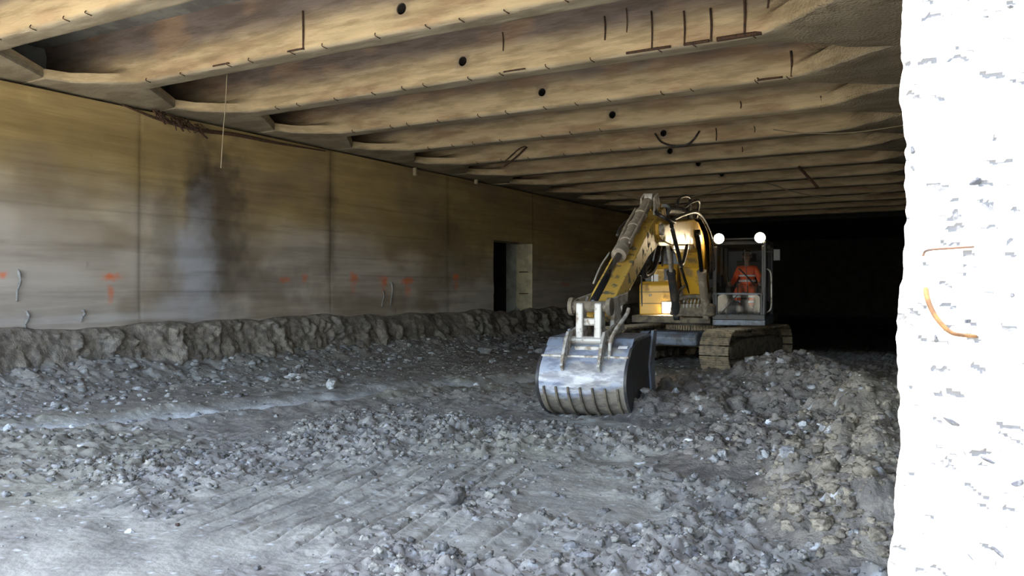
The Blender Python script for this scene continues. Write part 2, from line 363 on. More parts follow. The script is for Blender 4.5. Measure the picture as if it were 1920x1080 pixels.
# dark board lines and hairline cracks
for k, hz in enumerate((2.02, 2.42, 3.05, 3.7, 1.62)):
    m = (np.exp(-((Zw-hz-.03*(fbm(Yw*.4, Yw*0, 2, 120+k)-.5))/.018)**2)*.32*sst(.42, .6, fbm(Yw*.9, Yw*0+k, 2, 130)))[..., None]; cw = cw*(1-m*.7)
for yj in (9.6, 14.6, 19.4):
    m = (np.exp(-((Yw-yj)/.09)**2)*.28*sst(.3, .6, fbm(Yw*4, Zw*1.5, 3, 139)))[..., None]; cw = cw*(1-m)
# sprayed orange marks
def omark(px, py, w_, h_, a=.8, s=0):
    global cw
    y0, z0 = wb(px, py); sc = abs(wb(px+w_/2, py)[0]-wb(px-w_/2, py)[0])/2; hh = abs(wb(px, py+h_/2)[1]-wb(px, py-h_/2)[1])/2
    d = np.maximum(np.abs(Yw-y0)/sc, np.abs(Zw-z0)/hh)*.55+np.hypot((Yw-y0)/sc, (Zw-z0)/hh)*.5+(fbm(Yw*11, Zw*11, 3, 140+s)-.5)*1.3
    m = (a*1.0*(1-sst(.3, 1.3, d)))[..., None]; cw = cw*(1-m)+np.array([.80, .20, .07])*m
for k, mk_ in enumerate(((6, 515, 26, 16, .85), (210, 518, 46, 14, .85), (207, 550, 13, 34, .6), (534, 525, 20, 12, .5), (571, 523, 11, 20, .55),
        (664, 522, 17, 20, .75), (663, 540, 12, 26, .3), (720, 528, 17, 20, .75), (719, 547, 8, 16, .5), (764, 527, 22, 14, .75), (765, 543, 12, 26, .5),
        (855, 520, 13, 13, .75), (855, 537, 9, 18, .35), (1061, 534, 18, 12, .35))): omark(*mk_, s=k)
mid = (ywl[:-1]+ywl[1:])/2; midz = (zwl[:-1]+zwl[1:])/2
mask = ~((mid[:, None] > DY0) & (mid[:, None] < DY1) & (midz[None, :] > DH0) & (midz[None, :] < DH1))
struct(npmesh('wall_left', np.stack([Xw, Yw, Zw], -1).reshape(-1, 3), gridq(len(ywl), len(zwl), mask), M['wall'], col=cw.reshape(-1, 3)))
bm = B()                                             # mass of the wall behind its face, leaving the doorway free
box(bm, (WX-.62, 11.6, 2.45), (1.0, 20.0, 4.9)); box(bm, (WX-.62, 35.6, 2.45), (1.0, 22.0, 4.9)); box(bm, (WX-.62, 23.1, 4.1), (1.0, 3.6, 1.6))
box(bm, (WX-1.2, 23.5, 5.5), (.4, 46, 1.3))
struct(obj('wall_left', bm, M['slab']))
bm = B()                                             # doorway reveal and the niche behind it
J = .62
box(bm, (WX-J/2-.02, DY1+.06, (DH0+DH1)/2), (J, .12, DH1-DH0+.1)); box(bm, (WX-J/2-.02, DY0-.06, (DH0+DH1)/2), (J, .12, DH1-DH0+.1))
box(bm, (WX-J/2-.02, (DY0+DY1)/2, DH1+.06), (J, DY1-DY0+.2, .12)); box(bm, (WX-J/2-.02, (DY0+DY1)/2, DH0-.3), (J, DY1-DY0+.2, .6))
dr = struct(obj('door_1', bm, M['jamb'], bevel=.01))
bm = B(); x0 = WX-J-.02; zc = 1.9
for c_, s_ in (((x0-2.2, 23.2, zc), (.1, 7, 4)), ((x0-1.1, 19.8, zc), (2.3, .1, 4)), ((x0-1.1, 26.6, zc), (2.3, .1, 4)), ((x0-1.1, 23.2, 3.9), (2.3, 7, .1)), ((x0-1.1, 23.2, .4), (2.3, 7, .6))):
    box(bm, c_, s_)
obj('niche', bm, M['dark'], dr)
for hh in (1.55, 2.28):
    bm = B(); box(bm, (WX-.34, DY1-.01, hh), (.34, .05, .035)); obj('hinge', bm, M['rust'], dr)
# right wall (edge-on from the portal) and the end of the tunnel
bm = B(); box(bm, (XR+.55, 29, 3.0), (1.1, 55, 6.2)); struct(obj('wall_right', bm, M['slab']))
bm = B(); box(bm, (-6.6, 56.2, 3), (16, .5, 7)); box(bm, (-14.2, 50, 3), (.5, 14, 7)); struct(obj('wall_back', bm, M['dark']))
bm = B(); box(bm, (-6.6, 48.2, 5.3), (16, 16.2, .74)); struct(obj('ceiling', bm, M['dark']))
bm = B(); box(bm, (-7.1, 21.0, 6.05), (15.6, 41.2, .4)); struct(obj('ceiling', bm, M['slab']))

# ------------------------------------------------------------------ ceiling beams
HX0 = -7.08
def make_beam(k):
    yc = BY0+BSP*k; rs = 200+k*13; HX = {1: at_y(752, 2, yc-.19).x, 2: at_y(867, 113, yc-.19).x, 3: at_y(1016, 172, yc-.19).x, 4: at_y(1148, 226, yc-.19).x, 5: at_y(1244, 257, yc-.19).x}.get(k, HX0)
    xa = np.arange(WX-1.0, XR+.001, .06)
    xa = np.concatenate([xa[xa < HX-.17], HX-.15+np.arange(7)*.05, xa[xa > HX+.17]])
    wl = .19+.60*np.clip((-11.75-xa)/.95, 0, 1)**1.25+.29*np.clip((-12.66-xa)/.08, 0, 1); wlr = .19+1.15*np.clip((-11.9-xa)/.85, 0, 1)
    wr = .19+1.025*sst(0, 1, np.clip((xa+2.75)/1.75, 0, 1))
    wgt = np.maximum(wl, wr); wgr = np.maximum(wlr, wr); lip = .17+.18*sst(-2.9, -1.6, xa)
    rows = []; n = len(xa); tp = 6.0
    zr = [.95, .85, .75, .65, .55, .45, .40, .35, .30, .25, .20, .15]
    web = .19-.0
    wingtop = np.clip((wgt-.19)/1.0, 0, 1)
    for z_ in zr:                                   # front face
        base = .17+.02*(1-z_/.95)+.06*max(0, z_-.8)/.15
        zz = np.where((z_ < .45) & (wingtop > 0), lip+(z_-.15)*1.0*(1-wingtop*.85), z_)
        zz = np.where(z_ < .45, np.maximum(z_*(1-np.minimum(1, wingtop*8)), 0)+np.minimum(1, wingtop*8)*zz, z_)
        ww = base+(wgt-.19)*np.clip((.32-z_)/.17, 0, 1)**1.5 if z_ < .32 else base+0*xa
        rows.append((yc-ww, SOF+zz))
    chip = .018*(fbm(xa*3.2, xa*0+k, 3, rs)-.3)
    rows.append((yc-wgt+.004, SOF+.05+chip*.3)); rows.append((yc-wgt+.028+chip, SOF+.006+chip*.5))
    for f in (-.75, -.45, -.15, .15, .45, .75): rows.append((yc+(wgt if f < 0 else wgr)*f, SOF+0*xa))
    rows.append((yc+wgr-.028-chip, SOF+.006+chip*.4)); rows.append((yc+wgr, SOF+.05))
    for z_ in (.15, .25, .45, .7, .95):
        ww = .19+(wgr-.19)*(1 if z_ < .2 else 0); rows.append((yc+ww, SOF+np.where(z_ < .2, lip, z_+0*xa)))
    m = len(rows); V = np.zeros((n, m, 3)); V[:, :, 0] = xa[:, None]
    for j, (yy, zz) in enumerate(rows): V[:, j, 1] = yy; V[:, j, 2] = zz
    jj = np.arange(m)[None, :]+0*xa[:, None]; xx = xa[:, None]+0*jj
    rough = .006+.040*sst(-2.7, -1.6, xx)+.012*(1-sst(-12.4, -11.2, xx))
    nz = (fbm(xx*2.3, jj*.45+k*3, 4, rs+1)-.5)*2*rough
    sel = (jj > 5) & (jj < 21)
    V[:, :, 2] += np.where(sel, nz, 0); V[:, :, 1] += nz*.7
    # colour: cream concrete, upper web darkened by soot and painted shade, rust blooms, brown soffit
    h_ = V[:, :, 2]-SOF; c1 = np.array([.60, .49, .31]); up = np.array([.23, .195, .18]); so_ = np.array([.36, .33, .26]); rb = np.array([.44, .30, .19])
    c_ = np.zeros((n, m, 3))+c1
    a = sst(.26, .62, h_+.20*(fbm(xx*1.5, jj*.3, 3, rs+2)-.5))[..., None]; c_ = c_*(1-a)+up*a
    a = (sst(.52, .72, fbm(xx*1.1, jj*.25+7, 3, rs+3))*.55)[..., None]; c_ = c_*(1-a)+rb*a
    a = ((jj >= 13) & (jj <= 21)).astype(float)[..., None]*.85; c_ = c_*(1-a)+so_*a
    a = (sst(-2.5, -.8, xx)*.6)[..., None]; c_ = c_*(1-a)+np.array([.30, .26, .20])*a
    c_ = c_*(.78+.44*fbm(xx*2, jj*1.0, 4, rs+4))[..., None]
    fq = np.ones((n-1, m-1), bool); i0 = int(np.argmin(abs(xa-(HX-.15)))); j0 = zr.index(.45)
    fq[i0:i0+6, j0:j0+6] = False
    V = V.reshape(-1, 3); Q = [gridq(n, m, fq)]
    # polar patch round the drain hole
    per = [(i0+i, j0) for i in range(6)]+[(i0+6, j0+i) for i in range(6)]+[(i0+6-i, j0+6) for i in range(6)]+[(i0, j0+6-i) for i in range(6)]
    pidx = np.array([i*m+j for i, j in per]); cz = SOF+.30; nv = len(V); ext = []; ec = []
    for rr, dep in ((.076, -.004), (.072, .02), (.072, .26), (.0005, .26)):
        for q in pidx:
            an = math.atan2(V[q, 2]-cz, V[q, 0]-HX)
            ext.append((HX+rr*math.cos(an), yc-.185+dep, cz+rr*math.sin(an))); ec.append((.40, .33, .24) if dep < 0 else (.05, .045, .045))
    ring = [pidx]+[np.arange(24)+nv+24*t for t in range(4)]
    for a_, b_ in zip(ring, ring[1:]): Q.append(np.stack([a_, np.roll(a_, -1), np.roll(b_, -1), b_], 1))
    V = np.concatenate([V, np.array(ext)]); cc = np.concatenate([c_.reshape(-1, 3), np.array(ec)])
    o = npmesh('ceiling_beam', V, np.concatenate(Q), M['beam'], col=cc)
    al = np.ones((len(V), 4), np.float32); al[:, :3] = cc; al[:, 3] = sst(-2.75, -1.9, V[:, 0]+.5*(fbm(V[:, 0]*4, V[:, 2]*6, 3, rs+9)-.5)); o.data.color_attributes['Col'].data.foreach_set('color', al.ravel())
    o.data.set_sharp_from_angle(angle=R(38))
    return o
NB = 14
ordn = ['nearest', 'second', 'third', 'fourth', 'fifth', 'sixth', 'seventh', 'eighth', 'ninth', 'tenth', 'eleventh', 'twelfth', 'thirteenth', 'farthest']
extra = {0: 'cut off by the top left corner of the view', 1: 'with a drain hole at the top edge of the view', 2: 'with a broken lower edge at its right end',
         3: 'crossing full width above the excavator arm', 4: 'with the short ladder of exposed stirrups at its right end', 5: 'with the black hose loop hanging from it',
         6: 'with loose strips hanging near the left wall', 7: 'just behind the sagging upper wire', 8: 'with a loose dark strip dangling from it', 9: 'seen above the excavator cab lamps',
         10: 'with a sagging pale wire below it', 11: 'third from the dark end of the deck', 12: 'last but one before the dark end', 13: 'bordering the black unlit end'}
beams = []
for k in range(-2, NB):
    b = make_beam(k); beams.append(b)
    if k < 0: tag(b, 'concrete ceiling beam overhead near the portal, %s the view' % ('just above' if k == -1 else 'nearest the daylight and above'), 'beam', 'ceiling beams')
    else: tag(b, '%s of the cream concrete ceiling beams in view, %s' % (ordn[k], extra[k]), 'beam', 'ceiling beams')
def bfy(k): return BY0+BSP*k-.19
def beam_bar(k, x, z0, z1, r=.012, name='stirrup'):
    bm = B(); tube(bm, [(x, bfy(k)+.004, z0), (x+.012, bfy(k)-.012, (z0+z1)/2), (x-.004, bfy(k)-.006, z1)], r, 6, 3); return obj(name, bm, M['rust'], beams[k+2], smooth=True)
def bar_px(k, px, py0, py1, r=.012):
    a = at_y(px, py0, bfy(k)); b_ = at_y(px, py1, bfy(k)); beam_bar(k, a.x, max(b_.z, SOF+.02), min(a.z, SOF+.9), r)
for a in ((1, 568, 20, 95, .014), (2, 1222, 20, 95), (2, 1283, 20, 95, .013), (2, 1333, 15, 90, .016), (2, 1396, -20, 78, .018), (2, 1175, 15, 60, .008), (2, 1440, -20, 15, .014), (2, 1134, 30, 75),
          (2, 943, 60, 95, .01), (3, 1484, 95, 158, .018), (3, 1421, 146, 163), (4, 1540, 180, 220, .018), (4, 1573, 178, 216, .02), (4, 1389, 190, 203, .012),
          (5, 1343, 240, 276, .014), (5, 1625, 240, 262, .014), (5, 1415, 237, 248, .01), (6, 1392, 275, 285, .01)): bar_px(*a)
def hbar_px(k, xa_, ya, xb, yb, r=.012):
    a = at_y(xa_, ya, bfy(k)); b_ = at_y(xb, yb, bfy(k)); z = SOF+.07
    bm = B(); tube(bm, [(a.x, bfy(k)-.012, max(a.z, SOF+.03)), ((a.x+b_.x)/2, bfy(k)-.016, max((a.z+b_.z)/2, SOF+.03)), (b_.x, bfy(k)-.012, max(b_.z, SOF+.03))], r, 6, 3)
    obj('rebar', bm, M['rust'], beams[k+2], smooth=True)
for a in ((2, 1175, 106, 1258, 97, .018), (2, 945, 140, 985, 133), (2, 1283, 92, 1330, 84, .02), (2, 1345, 90, 1430, 74, .03), (3, 1423, 161, 1468, 153, .016), (4, 1545, 215, 1568, 212, .014),
          (1, 400, 135, 430, 127), (1, 540, 100, 568, 94), (4, 1550, 209, 1570, 207, .01)): hbar_px(*a)
random.seed(5)
for k in range(0, 6):                                # short stubs along the lower edge
    for i in range(13 if k < 4 else 7):
        x = -11.3+i*.72+random.uniform(-.2, .2)
        if x > -2.6: continue
        bm = B(); tube(bm, [(x, bfy(k)+.01, SOF+random.uniform(.03, .06)), (x+.02, bfy(k)-.02, SOF+.01), (x+.05, bfy(k)+.05, SOF-.012)], .007, 5, 2)
        obj('rebar_stub', bm, M['rust'], beams[k+2], smooth=True)

# ------------------------------------------------------------------ mud bank along the left wall
yb = np.concatenate([np.arange(2, 16, .035), np.arange(16, 31, .06), np.arange(31, 45, .3)]); sb = np.linspace(0, 1, 60); Yb, S = np.meshgrid(yb, sb, indexing='ij')
top = 1.06+.12*(fbm(Yb*1.2, Yb*0, 4, 301)-.5)*2*.8-.14*(1-sst(3.5, 6, Yb))
top = top-.08*np.exp(-((Yb-23.2)/1.1)**2)
slope = .34+.75*(1-sst(5.0, 8.5, Yb))+.25*np.exp(-((Yb-21)/2.0)**2)
prof_z = top*(1-sst(0, 1, S))-.06*S; prof_x = WX-.02+.10*np.sqrt(S*4).clip(0, 1)+slope*S**1.7*1.0+.02
ns = 2.2
rg = (1-np.abs(2*fbm(Yb*3.0, S*1.2, 4, 302)-1))**4
prof_x = prof_x+(fbm(Yb*1.6, S*2.0, 3, 303)-.42)*.22*sst(0, .12, S)+sst(.5, .72, fbm(Yb*3.2+S, S*3.2, 5, 310))*.15*sst(.02, .2, S)
f1, f2, i1 = worley(Yb*6, S*8, 304); prof_x = prof_x+.09*i1*(1-f1).clip(0, 1)*sst(.1, .5, S)
f1, f2, i1 = worley(Yb*14, S*18, 305); prof_x = prof_x+.045*i1*(1-f1).clip(0, 1)*sst(0, .3, S)
prof_z = prof_z+(fbm(Yb*5, S*5, 3, 306)-.5)*.08*sst(0, .1, S)
cb = np.array([.27, .24, .205])*(.6+.7*fbm(Yb*2.2, S*6, 4, 307))[..., None]
a = (sst(.5, .75, fbm(Yb*1.5, S*2, 3, 308))*.55)[..., None]; cb = cb*(1-a)+np.array([.36, .34, .32])*a
a = ((1-sst(5, 8, Yb))*.4)[..., None]; cb = cb*(1-a)+np.array([.42, .37, .34])*a
bank = npmesh('mud_bank', np.stack([prof_x, Yb, prof_z], -1).reshape(-1, 3), gridq(len(yb), 60), M['clod'], col=cb.reshape(-1, 3))
tag(bank, 'steep crumbling bank of brown mud stuck along the foot of the left wall', 'mud bank')

# ------------------------------------------------------------------ spoil heap on the right
def heap_h(x, y):
    def bl(px, py, h, rx, ry):
        c = at_h(px, py, h); return h*np.exp(-(((x-c.x)/rx)**2+((y-c.y)/ry)**2)**1.2)
    z = np.maximum(bl(1475, 672, .66, 1.25, 1.5), bl(1560, 700, .58, 1.1, 1.3)); z = np.maximum(z, bl(1625, 722, .60, .75, .8)); z = np.maximum(z, bl(1380, 700, .42, 1.1, 1.2))
    z = np.maximum(z, bl(1290, 745, .26, 1.1, .9)); z = np.maximum(z, bl(1660, 800, .52, .8, 1.2)); z = np.maximum(z, bl(1640, 900, .34, .7, .8))
    z = np.maximum(z, bl(1550, 800, .30, 1.6, 1.2)); z = np.maximum(z, bl(1660, 870, .44, .6, .9))
    wx = x+.15*fbm(x*5, y*5, 2, 401); wy = y+.15*fbm(x*5+9, y*5, 2, 402); e = sst(.03, .2, z)
    f1, f2, i = worley(wx*3.2, wy*3.2, 403); z = z+.16*i*(1-f1*1.2).clip(0, 1)**.7*e
    f1, f2, i = worley(wx*7.5, wy*7.5, 404); z = z+.085*i*(1-f1*1.2).clip(0, 1)**.6*e
    f1, f2, i = worley(wx*16, wy*16, 405); z = z+.040*i*(1-f1*1.1).clip(0, 1)**.6*e
    return z+(fbm(x*9, y*9, 3, 406)-.5)*.05*e-.06+.04*(fbm(x, y, 2, 407)-.5)-.08*(1-sst(.01, .05, z))
xh = np.arange(-6.3, -.10, .022); yh = np.arange(4.0, 16.2, .026); Xh, Yh = np.meshgrid(xh, yh, indexing='ij'); Zh = heap_h(Xh, Yh)
n2 = fbm(Xh*4, Yh*4, 4, 410); n1 = fbm(Xh*.7, Yh*.7, 3, 411)
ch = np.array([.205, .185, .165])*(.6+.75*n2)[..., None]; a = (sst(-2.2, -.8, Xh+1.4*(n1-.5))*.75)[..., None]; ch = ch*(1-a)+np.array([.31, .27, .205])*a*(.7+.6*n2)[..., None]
a = (sst(.5, .65, n1)*.45)[..., None]; ch = ch*(1-a)+np.array([.12, .12, .13])*a
f1, f2, i = worley(Xh*13, Yh*13, 412); mm = ((f1 < .3) & (i > .93)).astype(float)[..., None]*.8; ch = ch*(1-mm)+np.array([.6, .62, .63])*mm
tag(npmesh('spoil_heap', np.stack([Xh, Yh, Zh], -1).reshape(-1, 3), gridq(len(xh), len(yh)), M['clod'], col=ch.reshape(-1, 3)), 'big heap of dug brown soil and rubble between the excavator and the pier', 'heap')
def top_h(x, y):
    z = gh(x, y)
    if -6.3 < x < -.02 and 4.0 < y < 16.2: z = max(z, float(heap_h(np.array([x]), np.array([y]))[0]))
    return z

# ------------------------------------------------------------------ loose clods (uncountable) and stones
def ico(sub):
    bm = B(); bmesh.ops.create_icosphere(bm, subdivisions=sub, radius=1); bm.verts.ensure_lookup_table()
    V = np.array([v.co[:] for v in bm.verts]); Fc = np.array([[v.index for v in f.verts] for f in bm.faces]); bm.free(); return V, Fc
ICO = {1: ico(1), 2: ico(2), 3: ico(3)}
def lump(seed, sub, rough=.35, flat=.8, facet=0):
    V, Fc = ICO[sub]; V = V.copy(); rs = np.random.RandomState(seed)
    for f_, a in ((1.3, .5), (2.9, .42), (5.5, .34), (9.5, .2)):
        d = rs.normal(size=(3, 3))*f_; ph = rs.uniform(0, 6.28, 3)
        n = np.sin(V@d[0]+ph[0])+np.sin(V@d[1]+ph[1])+np.sin(V@d[2]+ph[2]); V = V*(1+rough*a*n[:, None]/1.5)
    if facet:
        for i in range(facet):
            nrm = rs.normal(size=3); nrm /= np.linalg.norm(nrm); dd = V@nrm; lim = rs.uniform(.55, .8); V = V-np.outer(np.maximum(dd-lim, 0), nrm)
    V = V*np.array([1, rs.uniform(.65, 1), flat*rs.uniform(.7, 1)]); return V, Fc
LMP = {s: [lump(i+s*50, s, .42, .75) for i in range(16)] for s in (1, 2, 3)}
rs = np.random.RandomState(3)
def scatter(name, N, region, size, colr, mask, material, label, cat, zf, sub=2, cf=None, flat=1.0):
    x = rs.uniform(region[0], region[1], N); y = rs.uniform(region[2], region[3], N)**1.0
    k = mask(x, y) > rs.uniform(0, 1, N); x = x[k]; y = y[k]; z = zf(x, y); VV = []; FF = []; CC = []; off = 0
    for i in range(len(x)):
        r = size[0]*(size[1]/size[0])**(rs.uniform()**3.2); s_ = 3 if (math.hypot(x[i], y[i]) < 8 and r > .028) else (2 if r > .017 else 1)
        V, Fc = LMP[s_][rs.randint(16)]; an = rs.uniform(0, 6.28); c, s = math.cos(an), math.sin(an)
        W = V@np.array([[c, s, 0], [-s, c, 0], [0, 0, flat]])*r+np.array([x[i], y[i], z[i]+r*.02*flat])
        VV.append(W); FF.append(Fc+off); off += len(W); v = rs.uniform(.75, 1.15); CC.append(np.tile(np.array(colr[rs.randint(len(colr))] if cf is None else cf(x[i], y[i]))*v, (len(W), 1)))
    o = npmesh(name, np.concatenate(VV), np.concatenate(FF), material, col=np.concatenate(CC)); return tag(o, label, cat, kind='stuff')
MC = [(.30, .285, .255), (.26, .25, .23), (.33, .31, .27), (.25, .245, .24)]
fh = lambda x, y: floor_h(x, y)
scatter('mud_clods', 22000, (-7.5, -.22, 2.6, 9.5), (.008, .046), MC, lambda x, y: clodmask(x, y)*1.05-.06, M['clod'], 'loose mud clods churned up over the open floor', 'mud clods', fh, 2)
scatter('mud_clods', 14000, (-12.4, -3.0, 4.0, 18), (.009, .042), MC, lambda x, y: clodmask(x, y)*.9, M['clod'], 'fine mud crumbs on the floor towards the left wall', 'mud clods', fh, 2)
hm = lambda x, y: sst(.02, .2, heap_h(x, y)); hf = lambda x, y: heap_h(x, y)-.005
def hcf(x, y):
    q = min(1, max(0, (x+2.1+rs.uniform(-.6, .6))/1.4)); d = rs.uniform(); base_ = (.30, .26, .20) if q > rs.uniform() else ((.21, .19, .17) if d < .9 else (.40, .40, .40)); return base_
scatter('heap_clods', 11000, (-5.8, -.22, 5.0, 15.5), (.012, .08), MC+[(.31, .26, .19)], hm, M['clod'], 'loose clods covering the spoil heap', 'mud clods', hf, 2, cf=hcf)
wf = lambda x, y: np.clip(1-(x-WX-.9)/1.5, 0, 1)*.8+.06
scatter('heap_clods', 8000, (-3.6, -.22, 4.2, 9.0), (.010, .06), MC, hm, M['clod'], 'loose clods on the near flank of the spoil heap by the pier', 'mud clods', hf, 2, cf=hcf)
scatter('gravel', 9000, (-13.0, -9.0, 3.5, 24), (.014, .085), [(.33, .33, .33), (.25, .24, .235), (.42, .43, .44)], wf, M['clod'], 'pale broken stone strewn along the foot of the mud bank', 'gravel', fh, 2, flat=.8)

# ------------------------------------------------------------------ broken pier end at the right
PY = 1.2
xp = np.concatenate([np.arange(-.16, .10, .0032), np.arange(.10, .96, .03)]); zp = np.unique(np.concatenate([np.arange(-.1, 1.0, .05), np.arange(1.0, 1.2, .01), np.arange(1.2, 2.12, .0035), np.arange(2.12, 5.0, .06)]))
Xp, Zp = np.meshgrid(xp, zp, indexing='ij')
edge = -.099-.019*(1-sst(1.26, 1.48, Zp))-.011*(fbm(Zp*7, Zp*0, 4, 501)-.5)*2+.003*(vnoise(Zp*90, Zp*0, 502)-.5)
t_ = (xp-xp[0])/(xp[-1]-xp[0]); Xq = edge+(.95-edge)*t_[:, None]
dp = (fbm(Xq*6, Zp*6, 5, 503)-.5)*.03+(fbm(Xq*30, Zp*30, 3, 504)-.5)*.006
f1, f2, iv = worley(Xq*45+1.2*fbm(Xq*50, Zp*50, 2, 505), Zp*75+Xq*22+1.2*fbm(Xq*50+5, Zp*50, 2, 515), 506); chipm = (f1 < .38*(.3+_h(np.floor(iv*999), np.floor(iv*77), 2)))*(iv > .72)
dp = dp+.003*chipm; rnd = np.exp(-((Xq-edge)/.008)**2)*.014
Yp = PY+dp+rnd-.01
cp = np.stack([.80+0*Xq, .79+0*Xq, .76+0*Xq], -1)*(.85+.3*fbm(Xq*9, Zp*9, 4, 507))[..., None]
cm_ = chipm[..., None]*.93; cp = cp*(1-cm_)+np.array([.075, .078, .088])*cm_
f1, f2, iv = worley(Xq*90+1.5*fbm(Xq*60, Zp*60, 2, 508), Zp*170+Xq*50, 509); c2 = ((f1 < .26) & (iv > .84))[..., None]*.8; cp = cp*(1-c2)+np.array([.10, .10, .11])*c2
pier = thing('concrete_pier', 'blinding sunlit end of a broken concrete pier filling the right edge', 'pier', (.4, PY+.3, 0))
off = np.array([.4, PY+.3, 0])
npmesh('broken_face', np.stack([Xq, Yp, Zp], -1).reshape(-1, 3)-off, gridq(len(xp), len(zp)), M['pier'], pier, col=cp.reshape(-1, 3))
bm = B(); box(bm, Vector((.435, PY+.165, 2.47))-Vector(off), (1.02, .22, 4.95)); obj('core', bm, M['slab'], pier)
def pp(px, py, d=-.02): p = at_y(px, py, PY+d); return p-Vector(off)
bm = B(); tube(bm, [pp(1738, 520, .03), pp(1737, 552, -.02), pp(1752, 590, -.035), pp(1778, 620, -.04), pp(1800, 628, -.035), pp(1838, 631, .0)], lambda t: .0036*(1-.4*t), 8, 5); obj('bent_rebar', bm, M['orangerust'], pier, smooth=True)
bm = B(); tube(bm, [pp(1731, 479, -.01), pp(1740, 469, -.035), pp(1790, 465, -.035), pp(1836, 462, .0)], .0016, 6, 4); obj('tie_wire', bm, M['rust'], pier, smooth=True)
for i, (px, py, w_, h_, an) in enumerate(((1827, 342, 26, 22, .4), (1722, 206, 34, 14, -.2), (1818, 130, 22, 9, -.4), (1712, 282, 12, 24, .3), (1910, 458, 22, 11, .0), (1712, 315, 10, 18, .4), (1898, 553, 14, 20, -.4),
        (1850, 862, 38, 12, -.35), (1908, 905, 36, 24, .5), (1783, 790, 46, 14, -.5), (1755, 633, 10, 24, .1), (1815, 600, 12, 20, 0), (1895, 12, 14, 8, 0), (1850, 31, 14, 10, -.5), (1762, 60, 9, 9, 0), (1820, 1045, 40, 14, -.8), (1870, 1035, 42, 10, -.7))):
    V, Fc = lump(900+i, 3, .25, 1, 9); sc = 1.1/F; c, s = math.cos(an), math.sin(an)
    V = V*np.array([w_/2*sc*.8, .004, h_/2*sc*.8]); V = np.stack([V[:, 0]*c-V[:, 2]*s, V[:, 1], V[:, 0]*s+V[:, 2]*c], 1)+np.array(pp(px, py, -.008))
    npmesh('aggregate_stone', V, Fc, M['chip'], pier, smooth=False)

# ------------------------------------------------------------------ excavator
EX = thing('excavator', 'yellow tracked excavator with lit lamps, its bucket resting on the mud', 'excavator', (-5.67, 18.4, 0), R(6.9))
GZ = -.02
UR = R(-11.9)
def und(bm): bmesh.ops.rotate(bm, verts=bm.verts, cent=(0, 0, 0), matrix=Matrix.Rotation(UR, 3, 'Z'))
# tracks
def track(sx):
    cx = 1.19*sx; r = .40; L = 1.72; zc = GZ+.44; n = 49
    per = 4*L+2*math.pi*r; pitch = per/n
    def path(s):
        s %= per
        if s < 2*L: return (L-s, zc+r, 0)           # top, running to the front
        s -= 2*L
        if s < math.pi*r: a = s/r; return (-L-r*math.sin(a), zc+r*math.cos(a), a)
        s -= math.pi*r
        if s < 2*L: return (-L+s, zc-r, math.pi)
        s -= 2*L; a = s/r; return (L+r*math.sin(a), zc-r*math.cos(a), math.pi+a)
    bm = B()                                          # frame with rollers
    prism(bm, [(-1.45, zc-.16), (-1.45, zc+.14), (-.9, zc+.22), (1.3, zc+.22), (1.5, zc+.1), (1.5, zc-.16)], cx-.17, cx+.17)
    und(bm); tr = obj('track', bm, M['mudmetal'], EX, bevel=.015)
    for i in range(n):
        y, z, a = path(i*pitch); bm = B(); w_ = .60
        poly = [(-.085, .0), (-.088, .022), (-.055, .024), (-.052, .047), (-.040, .047), (-.036, .024), (-.004, .024), (0, .042), (.010, .042), (.014, .024), (.046, .024), (.050, .047), (.062, .047), (.066, .022), (.085, .018), (.085, 0)]
        ca, sa = math.cos(a), math.sin(a)
        # rotate the shoe so that its outside faces away from the loop
        pr = [(y+p*ca-q*sa*1.0 if False else y+p*ca-q*sa, z+p*sa+q*ca) for p, q in poly]
        if True: pr = [(y+p*ca*1-q*math.sin(a), z+p*(-math.sin(-a))*1+q*math.cos(a)) for p, q in poly]
        prism(bm, pr, cx-w_/2, cx+w_/2)
        for bx_ in (-.16, .16):                       # bolt heads and mud holes seen as rows on the shoes
            for by_ in (-.02,):
                q = .03; cyl(bm, (cx+bx_, y+by_*ca-q*sa*.8, z+by_*sa+q*ca*.8), (cx+bx_, y+by_*ca-(q+.012)*sa, z+by_*sa+(q+.012)*ca), .02, seg=6)
        und(bm); obj('track_shoe', bm, M['track'], tr)
    for nm, yy, rr in (('idler', -L, .36), ('sprocket', L, .36)):
        bm = B(); lathe(bm, [(.10, -.12), (.16, -.12), (.2, -.05), (rr-.06, -.05), (rr-.03, -.09), (rr, -.08), (rr, .08), (rr-.03, .09), (rr-.06, .05), (.2, .05), (.16, .12), (.10, .12)], (cx, yy, zc), (1, 0, 0), 28)
        if nm == 'sprocket':
            for t in range(21): a = 2*math.pi*t/21; box(bm, (cx, yy+math.cos(a)*(rr+.012), zc+math.sin(a)*(rr+.012)), (.08, .045, .045), Matrix.Rotation(a, 3, 'X'))
        und(bm); obj(nm, bm, M['mudmetal'], tr, bevel=.006)
    for i in range(7):
        bm = B(); y = -1.3+i*.43; cyl(bm, (cx-.20, y, zc-.26), (cx+.20, y, zc-.26), .085); und(bm); obj('roller', bm, M['mudmetal'], tr, bevel=.008)
    for y in (-.6, .6):
        bm = B(); cyl(bm, (cx-.15, y, zc+.31), (cx+.15, y, zc+.31), .06); und(bm); obj('carrier_roller', bm, M['mudmetal'], tr, bevel=.008)
    bm = B(); 
    for sy in (-1.5,): box(bm, (cx, -L+.28, zc), (.40, .5, .22))
    und(bm); obj('idler_guard', bm, M['mudmetal'], tr, bevel=.02)
    return tr
for s_ in (-1, 1): track(s_)
